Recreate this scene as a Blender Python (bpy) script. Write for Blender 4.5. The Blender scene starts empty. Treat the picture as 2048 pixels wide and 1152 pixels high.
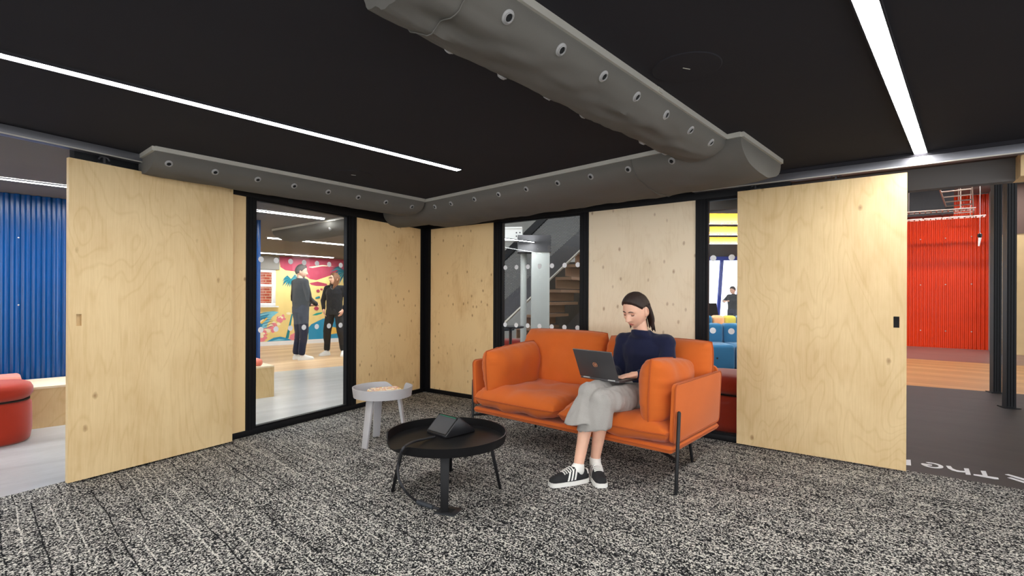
import bpy, bmesh, math, random
from mathutils import Vector, Matrix, Euler, noise
from math import sin, cos, pi, radians as rad, atan2, sqrt

# ------------------------------------------------------------------ camera, world, exposure
SC = bpy.context.scene
COL = SC.collection
F, ROLL, CAMH = 997.0, 0.0042, 1.2            # focal length in px of a 2048 px wide frame, roll, eye height
HOR = 594.5
cam_d = bpy.data.cameras.new('camera'); cam = bpy.data.objects.new('camera', cam_d); COL.objects.link(cam)
cam_d.sensor_width = 36.0; cam_d.lens = F / 2048 * 36.0
cam_d.shift_y = (HOR - 576) / 2048
cam.location = (0, 0, CAMH); cam.rotation_euler = (pi / 2, -ROLL, 0)
cam_d.clip_start = 0.05; cam_d.clip_end = 200
SC.camera = cam
W = bpy.data.worlds.new('world'); SC.world = W; W.use_nodes = True
W.node_tree.nodes['Background'].inputs[0].default_value = (0.94, 0.97, 1.0, 1)
W.node_tree.nodes['Background'].inputs[1].default_value = 3.2
SC.view_settings.view_transform = 'Standard'; SC.view_settings.look = 'None'
SC.view_settings.gamma = 1.0; SC.view_settings.use_curve_mapping = False
SC.view_settings.exposure = 0.0
STRIP = 64.0                                   # radiance of the pod's linear lights
STRIP_OUT = 125.0                               # radiance of the linear lights in the rooms around

# ------------------------------------------------------------------ pixels to places
def ray(px, py):
    u = (px - 1024) / F; v = (HOR - py) / F
    return Vector((u * cos(ROLL) - v * sin(ROLL), 1, u * sin(ROLL) + v * cos(ROLL)))
def fp(px, py, z=0.0):                          # where the pixel's ray meets the level z
    d = ray(px, py); t = (z - CAMH) / d.z
    return Vector((d.x * t, d.y * t, z))
def at(px, py, Y):
    d = ray(px, py); return Vector((d.x * Y, Y, CAMH + d.z * Y))

class Frame:                                    # an upright plane: origin, heading; x along, y normal, z up
    def __init__(s, o, ang):
        s.o = Vector((o[0], o[1], 0)); s.ang = ang
        s.x = Vector((cos(ang), sin(ang), 0)); s.y = Vector((-sin(ang), cos(ang), 0))
    def hit(s, px, py, off=0.0):                # (along, z) where the pixel's ray meets the plane y = off
        d = ray(px, py); c = Vector((0, 0, CAMH))
        t = ((s.o + s.y * off) - c).dot(s.y) / d.dot(s.y)
        p = c + d * t
        return (p - s.o).dot(s.x), p.z
    def w(s, x, y, z=0): return s.o + s.x * x + s.y * y + Vector((0, 0, z))
    def loc(s, p):
        q = Vector(p) - s.o; return Vector((q.dot(s.x), q.dot(s.y), q.z))

# ------------------------------------------------------------------ objects
def C(r, g, b):
    f = lambda c: (c / 255 / 12.92) if c / 255 <= 0.04045 else ((c / 255 + 0.055) / 1.055) ** 2.4
    return (f(r), f(g), f(b), 1)
def tag(o, label=None, cat=None, group=None, kind=None):
    if label: o['label'] = label
    if cat: o['category'] = cat
    if group: o['group'] = group
    if kind: o['kind'] = kind
    return o
def empty(name, loc=(0, 0, 0), rz=0.0, label=None, cat=None, group=None, kind=None, parent=None):
    o = bpy.data.objects.new(name, None); COL.objects.link(o)
    o.empty_display_size = 0.1
    o.location = loc; o.rotation_euler = (0, 0, rz); o.parent = parent
    return tag(o, label, cat, group, kind)
def frame_empty(name, fr, **k): return empty(name, fr.o, fr.ang, **k)
def link(name, me, mats, parent=None, loc=None, rot=None):
    o = bpy.data.objects.new(name, me); COL.objects.link(o)
    if mats is not None:
        for m in (mats if isinstance(mats, (list, tuple)) else [mats]): me.materials.append(m)
    o.parent = parent
    if loc is not None: o.location = loc
    if rot is not None: o.rotation_euler = rot
    return o
def inst(name, src, parent, loc=(0, 0, 0), rot=(0, 0, 0), scale=None):     # shares mesh data
    o = bpy.data.objects.new(name, src.data if hasattr(src, 'data') else src); COL.objects.link(o)
    o.parent = parent; o.location = loc; o.rotation_euler = rot
    if scale: o.scale = scale
    return o
def copy_tree(o, parent=None):
    c = o.copy(); COL.objects.link(c); c.parent = parent
    for ch in o.children: copy_tree(ch, c)
    return c

class MB:
    def __init__(s): s.v = []; s.f = []; s.mi = []; s.m = 0
    def add(s, vs, fs):
        n = len(s.v); s.v += [tuple(p) for p in vs]; s.f += [tuple(i + n for i in f) for f in fs]; s.mi += [s.m] * len(fs); return s
    def box(s, lo, hi, M=None):
        x0, y0, z0 = lo; x1, y1, z1 = hi
        vs = [Vector(p) for p in ((x0,y0,z0),(x1,y0,z0),(x1,y1,z0),(x0,y1,z0),(x0,y0,z1),(x1,y0,z1),(x1,y1,z1),(x0,y1,z1))]
        if M: vs = [M @ p for p in vs]
        return s.add(vs, [(0,3,2,1),(4,5,6,7),(0,1,5,4),(1,2,6,5),(2,3,7,6),(3,0,4,7)])
    def prism(s, poly, z0, z1):                 # poly counter-clockwise in xy
        n = len(poly)
        vs = [(p[0], p[1], z0) for p in poly] + [(p[0], p[1], z1) for p in poly]
        return s.add(vs, [tuple(range(n - 1, -1, -1)), tuple(range(n, 2 * n))] + [(i, (i + 1) % n, n + (i + 1) % n, n + i) for i in range(n)])
    def slab(s, poly, y0, y1):                  # poly in xz, thickness along y
        n = len(poly)
        vs = [(p[0], y0, p[1]) for p in poly] + [(p[0], y1, p[1]) for p in poly]
        return s.add(vs, [tuple(range(n)), tuple(range(2 * n - 1, n - 1, -1))] + [((i + 1) % n, i, n + i, n + (i + 1) % n) for i in range(n)])
    def rings(s, rs, cap=True, close=True):     # list of equal rings
        n = len(rs[0]); k = len(rs); vs = [p for r in rs for p in r]; fs = []
        for i in range(k - 1):
            for j in range(n if close else n - 1):
                a, b = i * n + j, i * n + (j + 1) % n
                fs.append((a, b, b + n, a + n))
        if cap: fs += [tuple(range(n - 1, -1, -1)), tuple(range((k - 1) * n, k * n))]
        return s.add(vs, fs)
    def lathe(s, prof, n=32, cap=True, c=(0, 0, 0)):
        return s.rings([[(c[0] + r * cos(2 * pi * j / n), c[1] + r * sin(2 * pi * j / n), c[2] + z) for j in range(n)] for r, z in prof], cap)
    def tube(s, path, r, n=10, cap=True, flat=1.0):
        path = [Vector(p) for p in path]; rs = []
        up = None
        for i, p in enumerate(path):
            t = (path[min(i + 1, len(path) - 1)] - path[max(i - 1, 0)]).normalized()
            if up is None: up = t.orthogonal().normalized()
            up = (up - t * up.dot(t)); up = up.normalized() if up.length > 1e-6 else t.orthogonal().normalized()
            sd = t.cross(up); rr = r[i] if isinstance(r, (list, tuple)) else r
            rs.append([p + up * (cos(2 * pi * j / n) * rr) + sd * (sin(2 * pi * j / n) * rr * flat) for j in range(n)])
        return s.rings(rs, cap)
    def capsule(s, p, q, r0, r1, n=14):
        p, q = Vector(p), Vector(q); t = (q - p); L = t.length; t = t.normalized() if L > 1e-6 else Vector((0, 0, 1))
        u = t.orthogonal().normalized(); w = t.cross(u); rs = []
        for k in range(6):
            a = -pi / 2 + (k + .35) * (pi / 2) / 6; rs.append((p + t * (r0 * sin(a)), r0 * cos(a)))
        for k in range(6):
            a = (k + .65) * (pi / 2) / 6; rs.append((q + t * (r1 * sin(a)), r1 * cos(a)))
        return s.rings([[c + u * (cos(2 * pi * j / n) * r) + w * (sin(2 * pi * j / n) * r) for j in range(n)] for c, r in rs])
    def ellipsoid(s, c, rad_, M=None, nu=20, nv=12):
        rs = []
        for i in range(nv):
            a = -pi / 2 + (i + .3) * pi / (nv - .4)
            ring = []
            for j in range(nu):
                b = 2 * pi * j / nu
                p = Vector((rad_[0] * cos(a) * cos(b), rad_[1] * cos(a) * sin(b), rad_[2] * sin(a)))
                if M: p = M @ p
                ring.append(Vector(c) + p)
            rs.append(ring)
        return s.rings(rs)
    def mesh(s, name, smooth=False):
        me = bpy.data.meshes.new(name); me.from_pydata([tuple(p) for p in s.v], [], s.f)
        me.polygons.foreach_set('material_index', s.mi)
        bm = bmesh.new(); bm.from_mesh(me); bmesh.ops.recalc_face_normals(bm, faces=bm.faces); bm.to_mesh(me); bm.free()
        if smooth is True: me.polygons.foreach_set('use_smooth', [True] * len(me.polygons))
        elif smooth:
            me.polygons.foreach_set('use_smooth', [True] * len(me.polygons))
            try: me.set_sharp_from_angle(angle=smooth)
            except Exception: pass
        me.update(); return me
    def build(s, name, mat, parent=None, smooth=False, bevel=0, loc=None, rot=None):
        me = s.mesh(name, smooth)
        if bevel:
            bm = bmesh.new(); bm.from_mesh(me)
            es = [e for e in bm.edges if len(e.link_faces) == 2 and e.calc_face_angle(0) > .5]
            bmesh.ops.bevel(bm, geom=es, offset=bevel, segments=2, affect='EDGES', profile=.5, clamp_overlap=True)
            bm.to_mesh(me); bm.free()
            me.polygons.foreach_set('use_smooth', [True] * len(me.polygons)); me.set_sharp_from_angle(angle=.6)
        return link(name, me, mat, parent, loc, rot)

def remeshed(mb, voxel, smooth_it=6, name='tmp'):            # one continuous skin over overlapping shapes
    me = mb.mesh(name); o = bpy.data.objects.new(name, me); COL.objects.link(o)
    m = o.modifiers.new('r', 'REMESH'); m.mode = 'VOXEL'; m.voxel_size = voxel; m.adaptivity = 0
    s = o.modifiers.new('s', 'SMOOTH'); s.factor = .5; s.iterations = smooth_it
    dg = bpy.context.evaluated_depsgraph_get(); dg.update()
    r = bpy.data.meshes.new_from_object(o.evaluated_get(dg), depsgraph=dg)
    bpy.data.objects.remove(o); bpy.data.meshes.remove(me)
    r.polygons.foreach_set('use_smooth', [True] * len(r.polygons)); r.name = name
    return r

# ------------------------------------------------------------------ materials
class NT:
    def __init__(s, name):
        s.m = bpy.data.materials.new(name); s.m.use_nodes = True; s.t = s.m.node_tree; s.p = s.t.nodes['Principled BSDF']; s.out = s.t.nodes['Material Output']
    def n(s, typ, **kw):
        nd = s.t.nodes.new(typ)
        for k, v in sorted(kw.items(), key=lambda kv: kv[0].startswith('i_')):
            if k.startswith('i_'):
                k = k[2:]; k = int(k) if k.isdigit() else k.replace('_', ' ')
                inp = nd.inputs[k]
                if isinstance(v, bpy.types.NodeSocket): s.t.links.new(v, inp)
                else: inp.default_value = v
            else: setattr(nd, k, v)
        return nd
    def math(s, op, a, b=None, c=None, clamp=False):
        nd = s.t.nodes.new('ShaderNodeMath'); nd.operation = op; nd.use_clamp = clamp
        for i, v in enumerate((a, b, c)):
            if v is None: continue
            if isinstance(v, bpy.types.NodeSocket): s.t.links.new(v, nd.inputs[i])
            else: nd.inputs[i].default_value = v
        return nd.outputs[0]
    def ramp(s, fac, stops, interp='LINEAR'):
        nd = s.t.nodes.new('ShaderNodeValToRGB'); nd.color_ramp.interpolation = interp
        el = nd.color_ramp.elements
        while len(el) < len(stops): el.new(.5)
        for e, (p, c) in zip(el, stops): e.position = p; e.color = c
        s.t.links.new(fac, nd.inputs[0]); return nd.outputs[0]
    def mix(s, fac, a, b, mode='MIX'):
        nd = s.t.nodes.new('ShaderNodeMix'); nd.data_type = 'RGBA'; nd.blend_type = mode
        for i, v in ((0, fac), (6, a), (7, b)):
            if isinstance(v, bpy.types.NodeSocket): s.t.links.new(v, nd.inputs[i])
            else: nd.inputs[i].default_value = v
        return nd.outputs[2]
    def coord(s, scale=(1, 1, 1), rot=(0, 0, 0), rand=False):
        tc = s.t.nodes.new('ShaderNodeTexCoord'); mp = s.t.nodes.new('ShaderNodeMapping')
        s.t.links.new(tc.outputs['Object'], mp.inputs[0]); mp.inputs['Rotation'].default_value = rot; mp.inputs['Scale'].default_value = scale
        if rand:
            oi = s.t.nodes.new('ShaderNodeObjectInfo'); vm = s.t.nodes.new('ShaderNodeVectorMath'); vm.operation = 'MULTIPLY_ADD'
            cb = s.t.nodes.new('ShaderNodeCombineXYZ')
            s.t.links.new(oi.outputs['Random'], cb.inputs[0]); s.t.links.new(oi.outputs['Random'], cb.inputs[2])
            s.t.links.new(cb.outputs[0], vm.inputs[0]); vm.inputs[1].default_value = (13, 0, 29); s.t.links.new(mp.outputs[0], vm.inputs[2])
            return vm.outputs[0]
        return mp.outputs[0]
    def noise(s, vec, scale, detail=3, rough=.5, dist=0):
        return s.n('ShaderNodeTexNoise', i_Vector=vec, i_Scale=scale, i_Detail=detail, i_Roughness=rough, i_Distortion=dist).outputs[0]
    def col(s, c):
        if isinstance(c, bpy.types.NodeSocket): s.t.links.new(c, s.p.inputs['Base Color'])
        else: s.p.inputs['Base Color'].default_value = c
    def bump(s, h, strength=.3, dist=.002):
        b = s.n('ShaderNodeBump', i_Height=h, i_Strength=strength, i_Distance=dist); s.t.links.new(b.outputs[0], s.p.inputs['Normal'])
    def rough(s, r):
        if isinstance(r, bpy.types.NodeSocket): s.t.links.new(r, s.p.inputs['Roughness'])
        else: s.p.inputs['Roughness'].default_value = r

def flat(name, col, rough=.5, metal=0.0, var=.06, scale=6, spec=.5, bump=0, bscale=400):
    t = NT(name); v = t.coord(); n = t.noise(v, scale, 3)
    d = tuple(c * (1 - var) for c in col[:3]) + (1,); l = tuple(min(1, c * (1 + var)) for c in col[:3]) + (1,)
    t.col(t.ramp(n, [(.3, d), (.7, l)])); t.rough(rough); t.p.inputs['Metallic'].default_value = metal
    t.p.inputs['Specular IOR Level'].default_value = spec
    if bump: t.bump(t.noise(v, bscale, 2), bump, .001)
    return t.m
def fabric(name, col, rough=.9, var=.12, weave=700, bump=.35, sheen=.2):
    t = NT(name); v = t.coord(); n = t.noise(v, 4, 4); w = t.noise(v, weave, 2, .7)
    d = tuple(c * (1 - var) for c in col[:3]) + (1,); l = tuple(min(1, c * (1 + var)) for c in col[:3]) + (1,)
    c = t.ramp(t.math('ADD', t.math('MULTIPLY', n, .5), t.math('MULTIPLY', w, .5)), [(.35, d), (.65, l)])
    t.col(c); t.rough(rough); t.p.inputs['Sheen Weight'].default_value = sheen; t.p.inputs['Specular IOR Level'].default_value = .2
    t.bump(w, bump, .0012); return t.m
def strands(name, col, var=.35):
    t = NT(name); v = t.coord(scale=(1, 1, .06)); n = t.noise(v, 420, 3, .7); w = t.noise(v, 60, 2)
    d = tuple(c * (1 - var) for c in col[:3]) + (1,); l = tuple(min(1, c * (1 + 2 * var)) for c in col[:3]) + (1,)
    t.col(t.ramp(t.math('ADD', t.math('MULTIPLY', n, .6), t.math('MULTIPLY', w, .4)), [(.3, d), (.7, l)])); t.rough(.48); t.p.inputs['Specular IOR Level'].default_value = .35
    t.bump(n, .8, .003); return t.m
def glow(name, col, strength):
    t = NT(name); e = t.n('ShaderNodeEmission', i_Color=col, i_Strength=strength); t.t.links.new(e.outputs[0], t.out.inputs[0])
    t.t.nodes.remove(t.p); return t.m
def plywood(name, light, dark, knot, grain=1.0, blotch=.5, ks=6.0, ksize=.10, kmix=.8):
    t = NT(name); v = t.coord(rand=True)
    st = t.n('ShaderNodeMapping', i_Vector=v, i_Scale=(1.0, 1.0, .36)).outputs[0]
    big = t.noise(st, 1.6, 3, .5, .6)
    lines = t.math('FRACT', t.math('MULTIPLY', big, 24.0))                     # cathedral growth rings
    lines = t.math('SUBTRACT', .5, t.math('MULTIPLY', t.math('SUBTRACT', 1, t.math('DIVIDE', t.math('ABSOLUTE', t.math('SUBTRACT', lines, .5)), .18), clamp=True), .32))
    fine = t.noise(t.n('ShaderNodeMapping', i_Vector=v, i_Scale=(1, 1, .04)).outputs[0], 120, 3, .7)
    bl = t.noise(t.n('ShaderNodeMapping', i_Vector=v, i_Scale=(1, 1, .55)).outputs[0], 3.2, 4, .6, .4)
    m = t.math('ADD', t.math('MULTIPLY', bl, blotch), t.math('ADD', t.math('MULTIPLY', lines, .26 * grain), t.math('MULTIPLY', fine, .30)))
    c = t.ramp(m, [(.28, dark), (.62, light)])
    vo = t.n('ShaderNodeTexVoronoi', i_Vector=t.n('ShaderNodeMapping', i_Vector=v, i_Scale=(1, 1, .6)).outputs[0], i_Scale=ks, i_Randomness=1.0)
    warp = t.math('ADD', vo.outputs['Distance'], t.math('MULTIPLY', t.math('SUBTRACT', t.noise(v, 22, 3), .5), .12))
    sel = t.math('GREATER_THAN', t.n('ShaderNodeSeparateColor', i_0=vo.outputs['Color']).outputs[0], .35)
    k = t.math('MULTIPLY', t.math('SUBTRACT', 1, t.math('DIVIDE', warp, ksize), clamp=True), sel)
    c = t.mix(t.math('MULTIPLY', t.math('POWER', k, .8), kmix), c, knot)
    t.col(c); t.rough(.45); t.p.inputs['Specular IOR Level'].default_value = .35
    t.bump(fine, .05, .001); return t.m
def carpet(ang):
    t = NT('carpet_loop_pile'); v = t.coord(rot=(0, 0, -ang))                   # x' runs along the lines
    cell = t.n('ShaderNodeTexVoronoi', i_Vector=v, i_Scale=165.0, i_Randomness=1.0)
    rnd = t.n('ShaderNodeSeparateColor', i_0=cell.outputs['Color']).outputs[0]
    sx = t.n('ShaderNodeSeparateXYZ', i_0=v)
    along, across = sx.outputs[0], sx.outputs[1]
    wob = t.math('MULTIPLY', t.math('SUBTRACT', t.noise(v, 2.2, 2), .5), .05)
    jit = t.math('MULTIPLY', t.math('SUBTRACT', rnd, .5), .006)
    tile = t.math('FLOOR', t.math('MULTIPLY', across, 2.0))                       # 0.5 m tiles laid staggered
    seg = t.math('FLOOR', t.math('MULTIPLY', t.math('ADD', along, t.math('MULTIPLY', t.math('FRACT', t.math('MULTIPLY', tile, .5)), .5)), 1.0))
    u = t.math('MULTIPLY', t.math('ADD', t.math('ADD', across, wob), jit), 15.0)
    lane = t.math('FLOOR', u); fr = t.math('ABSOLUTE', t.math('SUBTRACT', t.math('FRACT', u), .5))
    cb = t.n('ShaderNodeCombineXYZ', i_0=lane, i_1=seg)
    wn = t.n('ShaderNodeTexWhiteNoise', i_Vector=cb.outputs[0], noise_dimensions='2D').outputs[0]
    line = t.math('MULTIPLY', t.math('LESS_THAN', fr, .05), t.math('GREATER_THAN', t.noise(v, 26, 2), .42))
    light = t.math('MULTIPLY', line, t.math('GREATER_THAN', wn, .62))
    dark = t.math('MULTIPLY', line, t.math('LESS_THAN', wn, .30))
    patch = t.math('MULTIPLY', t.math('SUBTRACT', t.noise(v, 5, 3), .5), .35)
    base = t.math('ADD', rnd, patch)
    val = t.math('ADD', base, t.math('SUBTRACT', t.math('MULTIPLY', light, .42), t.math('MULTIPLY', dark, .45)))
    c = t.ramp(val, [(.25, C(14, 15, 18)), (.47, C(46, 47, 50)), (.63, C(112, 111, 109)), (.82, C(206, 202, 194))])
    t.col(c); t.rough(.95); t.p.inputs['Specular IOR Level'].default_value = .1
    t.bump(t.math('SUBTRACT', 1, cell.outputs['Distance']), .6, .004); return t.m
def thin_glass():
    t = NT('clear_glass'); t.t.nodes.remove(t.p)
    tr = t.n('ShaderNodeBsdfTransparent', i_Color=(.97, .985, .98, 1)); gl = t.n('ShaderNodeBsdfGlossy', i_Color=(1, 1, 1, 1), i_Roughness=.0)
    bf = t.n('ShaderNodeNewGeometry').outputs['Backfacing']                   # same reflectance from either side of the sheet
    fr = t.n('ShaderNodeFresnel', i_IOR=t.math('SUBTRACT', 1.22, t.math('MULTIPLY', bf, 1.22 - 1 / 1.22)))
    mx = t.n('ShaderNodeMixShader', i_0=fr.outputs[0], i_1=tr.outputs[0], i_2=gl.outputs[0]); t.t.links.new(mx.outputs[0], t.out.inputs[0]); return t.m
def perforated(name, col, pitch, r):
    t = NT(name); v = t.coord(); sx = t.n('ShaderNodeSeparateXYZ', i_0=v)
    row = t.math('DIVIDE', sx.outputs[2], pitch * .866); ri = t.math('FLOOR', row)
    cx = t.math('ADD', t.math('DIVIDE', sx.outputs[0], pitch), t.math('MULTIPLY', t.math('MODULO', ri, 2.0), .5))
    dx = t.math('SUBTRACT', t.math('FRACT', cx), .5); dz = t.math('MULTIPLY', t.math('SUBTRACT', t.math('FRACT', row), .5), .866)
    d = t.math('SQRT', t.math('ADD', t.math('MULTIPLY', dx, dx), t.math('MULTIPLY', dz, dz)))
    t.col(col); t.rough(.5)
    t.t.links.new(t.math('GREATER_THAN', d, r), t.p.inputs['Alpha']); return t.m
def boards(name, a, b, ang, width=.18):
    t = NT(name); v = t.coord(rot=(0, 0, -ang)); sx = t.n('ShaderNodeSeparateXYZ', i_0=v)
    lane = t.math('FLOOR', t.math('DIVIDE', sx.outputs[1], width))
    wn = t.n('ShaderNodeTexWhiteNoise', i_W=lane, noise_dimensions='1D').outputs[0]
    g = t.noise(t.n('ShaderNodeMapping', i_Vector=v, i_Scale=(.12, 1, 1)).outputs[0], 30, 4, .6)
    t.col(t.ramp(t.math('ADD', t.math('MULTIPLY', wn, .45), t.math('MULTIPLY', g, .55)), [(.25, a), (.75, b)])); t.rough(.4); return t.m
def vinyl(name, a, b, ang, rough=.35, scale=3):
    t = NT(name); v = t.coord(rot=(0, 0, -ang)); st = t.n('ShaderNodeMapping', i_Vector=v, i_Scale=(.3, 1.6, 1)).outputs[0]
    n = t.math('ADD', t.math('MULTIPLY', t.noise(st, scale, 5, .6, .5), .7), t.math('MULTIPLY', t.noise(st, scale * 14, 3, .7), .3))
    t.col(t.ramp(n, [(.3, a), (.7, b)])); t.rough(rough); t.bump(n, .03, .002); return t.m

GA = rad(90 - 42.8)                             # heading of the building grid, first direction (linear lights, main duct)
GB = GA - pi / 2                                # second direction (carpet lines, long duct)
g1 = Vector((cos(GA), sin(GA), 0)); g2 = Vector((cos(GB), sin(GB), 0))
M_ = {}
M_['ply'] = plywood('birch_plywood', C(222, 196, 150), C(196, 164, 114), C(132, 86, 44), 1.0, .5)
M_['ply_warm'] = plywood('birch_plywood_warm', C(238, 206, 154), C(208, 164, 108), C(140, 84, 42), .6, .8, 13.0, .17, .85)
M_['ply_pale'] = plywood('birch_plywood_pale', C(238, 220, 190), C(214, 190, 152), C(150, 106, 62), .6, .75, 11.0, .16, .8)
M_['black'] = flat('black_powder_coat', C(16, 16, 19), .5, var=.04, spec=.2)
M_['ceil'] = flat('black_ceiling_paint', C(44, 43, 47), .9, var=.03, scale=2, spec=.12)
M_['ceil_grey'] = flat('dark_grey_ceiling_paint', C(104, 100, 98), .85, var=.03, scale=2)
M_['alu'] = flat('anodised_track', C(122, 122, 128), .38, .6, var=.03)
M_['alu_pale'] = flat('pale_aluminium', C(190, 186, 176), .4, .3, var=.04)
M_['duct'] = fabric('grey_duct_cloth', C(98, 95, 90), .9, .06, 500, .15, .0)
M_['nozzle'] = flat('grey_plastic', C(150, 148, 146), .4, var=.02)
M_['hole'] = flat('dark_bore', C(8, 8, 9), .9, var=0)
M_['glass'] = thin_glass()
M_['dot'] = flat('white_vinyl_film', C(235, 236, 238), .5, var=.01)
M_['carpet'] = carpet(GB)
M_['light'] = glow('light_diffuser', (1, .985, .955, 1), STRIP)
M_['light_out'] = glow('light_diffuser_outside', (.985, .99, 1, 1), STRIP_OUT)
M_['orange'] = fabric('orange_wool', C(194, 94, 33), .88, .07, 600, .25, .15)
M_['seam'] = fabric('orange_piping', C(168, 78, 32), .9, .05, 600, .2, .1)
M_['metal_black'] = flat('black_metal', C(20, 20, 22), .4, .3, var=.03)
M_['table_black'] = flat('black_lacquer', C(13, 12, 14), .45, var=.05, spec=.25)
M_['table_grey'] = flat('pale_grey_lacquer', C(176, 174, 176), .5, var=.02)
M_['blue'] = flat('blue_coated_steel', C(2, 62, 120), .24, .0, var=.03, spec=.5)
M_['red'] = flat('orange_red_coated_steel', C(220, 58, 10), .26, .0, var=.03, spec=.4)
M_['vinyl_grey'] = vinyl('grey_vinyl', C(150, 152, 153), C(184, 186, 187), GA, .3)
M_['vinyl_dark'] = vinyl('dark_brown_vinyl', C(40, 34, 32), C(58, 51, 48), GB, .6)
M_['vinyl_pink'] = vinyl('mauve_vinyl', C(120, 96, 90), C(146, 116, 106), GB, .35)
M_['boards'] = boards('pale_oak_boards', C(186, 148, 106), C(214, 182, 142), GA)
M_['boards_tan'] = boards('tan_oak_boards', C(176, 126, 78), C(204, 156, 104), GB)
M_['red_fabric'] = fabric('brick_red_wool', C(160, 44, 22), .85, .08, 300, .3, .3)
M_['maroon_fabric'] = fabric('maroon_wool', C(110, 30, 24), .85, .1, 300, .3, .2)
M_['pink_fabric'] = fabric('salmon_wool', C(224, 128, 112), .85, .06, 300, .3, .3)
M_['blue_fabric'] = fabric('petrol_blue_wool', C(38, 100, 138), .85, .1, 300, .3, .3)
M_['peach_fabric'] = fabric('peach_wool', C(232, 168, 120), .85, .06, 300, .3, .2)
M_['yellow_fabric'] = fabric('yellow_wool', C(196, 178, 52), .85, .06, 300, .3, .2)
M_['white'] = flat('white_paint', C(232, 232, 230), .5, var=.02)
M_['grey_paint'] = flat('light_grey_paint', C(150, 154, 152), .55, var=.03)
M_['dark_steel'] = flat('dark_grey_steel', C(52, 51, 54), .5, .1, var=.05)
M_['brown'] = flat('brown_paint_and_bounce', C(88, 66, 56), .7, var=.05)  # brown wall paint; on the corridor ceiling it stands for red bounce light
M_['tan'] = flat('tan_wall_paint', C(196, 168, 122), .6, var=.04)
# ------------------------------------------------------------------ the pod: floor, ceiling, partitions
CZ = 2.19
C0 = fp(849, 783)
FL = Frame(C0, rad(-119.3))                     # partition that runs towards the camera on one side, y points into the pod
m0, m1 = fp(519, 692.5), fp(697, 682.5)
FM = Frame(m0, atan2(m1.y - m0.y, m1.x - m0.x))          # the painted wall of the studio
FR = Frame(C0, rad(-36.5))                      # the other partition, y points out of the pod
def rel(pts, o): return [(p[0] - o[0], p[1] - o[1]) for p in pts]
def plate(name, poly, z0, z1, mat, kind='structure'):
    return tag(MB().prism([(p[0], p[1]) for p in poly], z0, z1).build(name, mat), kind=kind)
plate('floor', [FL.w(-.02, -.03), FR.w(8.5, .03), (9, -2.2, 0), (-9, -2.2, 0), FL.w(6.2, -.03)], -.02, 0, M_['carpet'])
plate('ceiling', [FL.w(-.05, -.05), FR.w(8.5, .0), (9, -2.2, 0), (-9, -2.2, 0), FL.w(6.2, -.02)], CZ, CZ + .06, M_['ceil'])
WA, WB = fp(549, 743.5), fp(697, 730.6)
wd = (WB - WA).normalized()
plate('floor_lobby', [FL.w(-.02, -.03), FL.w(9.5, -.03), (-14, -3, 0), tuple(WA - wd * 14), tuple(WA + wd * 4.2)], -.02, -.002, M_['vinyl_grey'])
plate('floor_studio', [tuple(WA - wd * 14), (-18, 12, 0), (-8, 24, 0), (-2, 20, 0), tuple(WA + wd * 4.2)], -.02, -.002, M_['boards'])
K0, K1 = fp(1814, 770), fp(1980, 783); kd = (K1 - K0).normalized()
J0, J1 = fp(1814, 717), fp(1980, 727); jd = (J1 - J0).normalized()
plate('floor_corridor', [FR.w(3.75, .03), FR.w(8.5, .03), (12, -3, 0), tuple(K0 + kd * 8), tuple(K0 - kd * 3.2)], -.02, -.002, M_['vinyl_dark'])
plate('floor_crossing', [tuple(K0 - kd * 3.2), tuple(K0 + kd * 8), tuple(J0 + jd * 8), tuple(J0 - jd * 4.2)], -.02, -.002, M_['boards_tan'])
plate('floor_far', [tuple(J0 - jd * 4.2), tuple(J0 + jd * 8), (20, 12, 0), (9, 19, 0)], -.02, -.002, M_['vinyl_pink'])
plate('floor_stair_hall', [FR.w(0, .03), FR.w(3.75, .03), tuple(K0 - kd * 3.2), tuple(J0 - jd * 4.2), (9, 19, 0), (-2, 20, 0), tuple(WA + wd * 4.2)], -.02, -.003, M_['vinyl_grey'])
plate('ceiling_lobby', [FL.w(-.05, -.08), FL.w(9.5, -.08), (-18, -2, 0), FM.w(-8, .1), FM.w(6.5, .1), (-1.45, 9, 0)], CZ + .002, CZ + .06, M_['ceil_grey'])
plate('ceiling_corridor', [FR.w(3.3, .01), FR.w(8.5, .01), FR.w(8.5, .46), FR.w(3.3, .46)], CZ, CZ + .06, M_['brown'])  # ceiling browned to carry the reddish bounce light
plate('ceiling_hall', [FL.w(-.05, -.08), (-1.45, 9, 0), (-1.9, 20, 0), (24, 20, 0), (24, -2, 0), FR.w(9, .45), FR.w(.3, .45)], 3.7, 3.8, M_['ceil_grey'])

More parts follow.
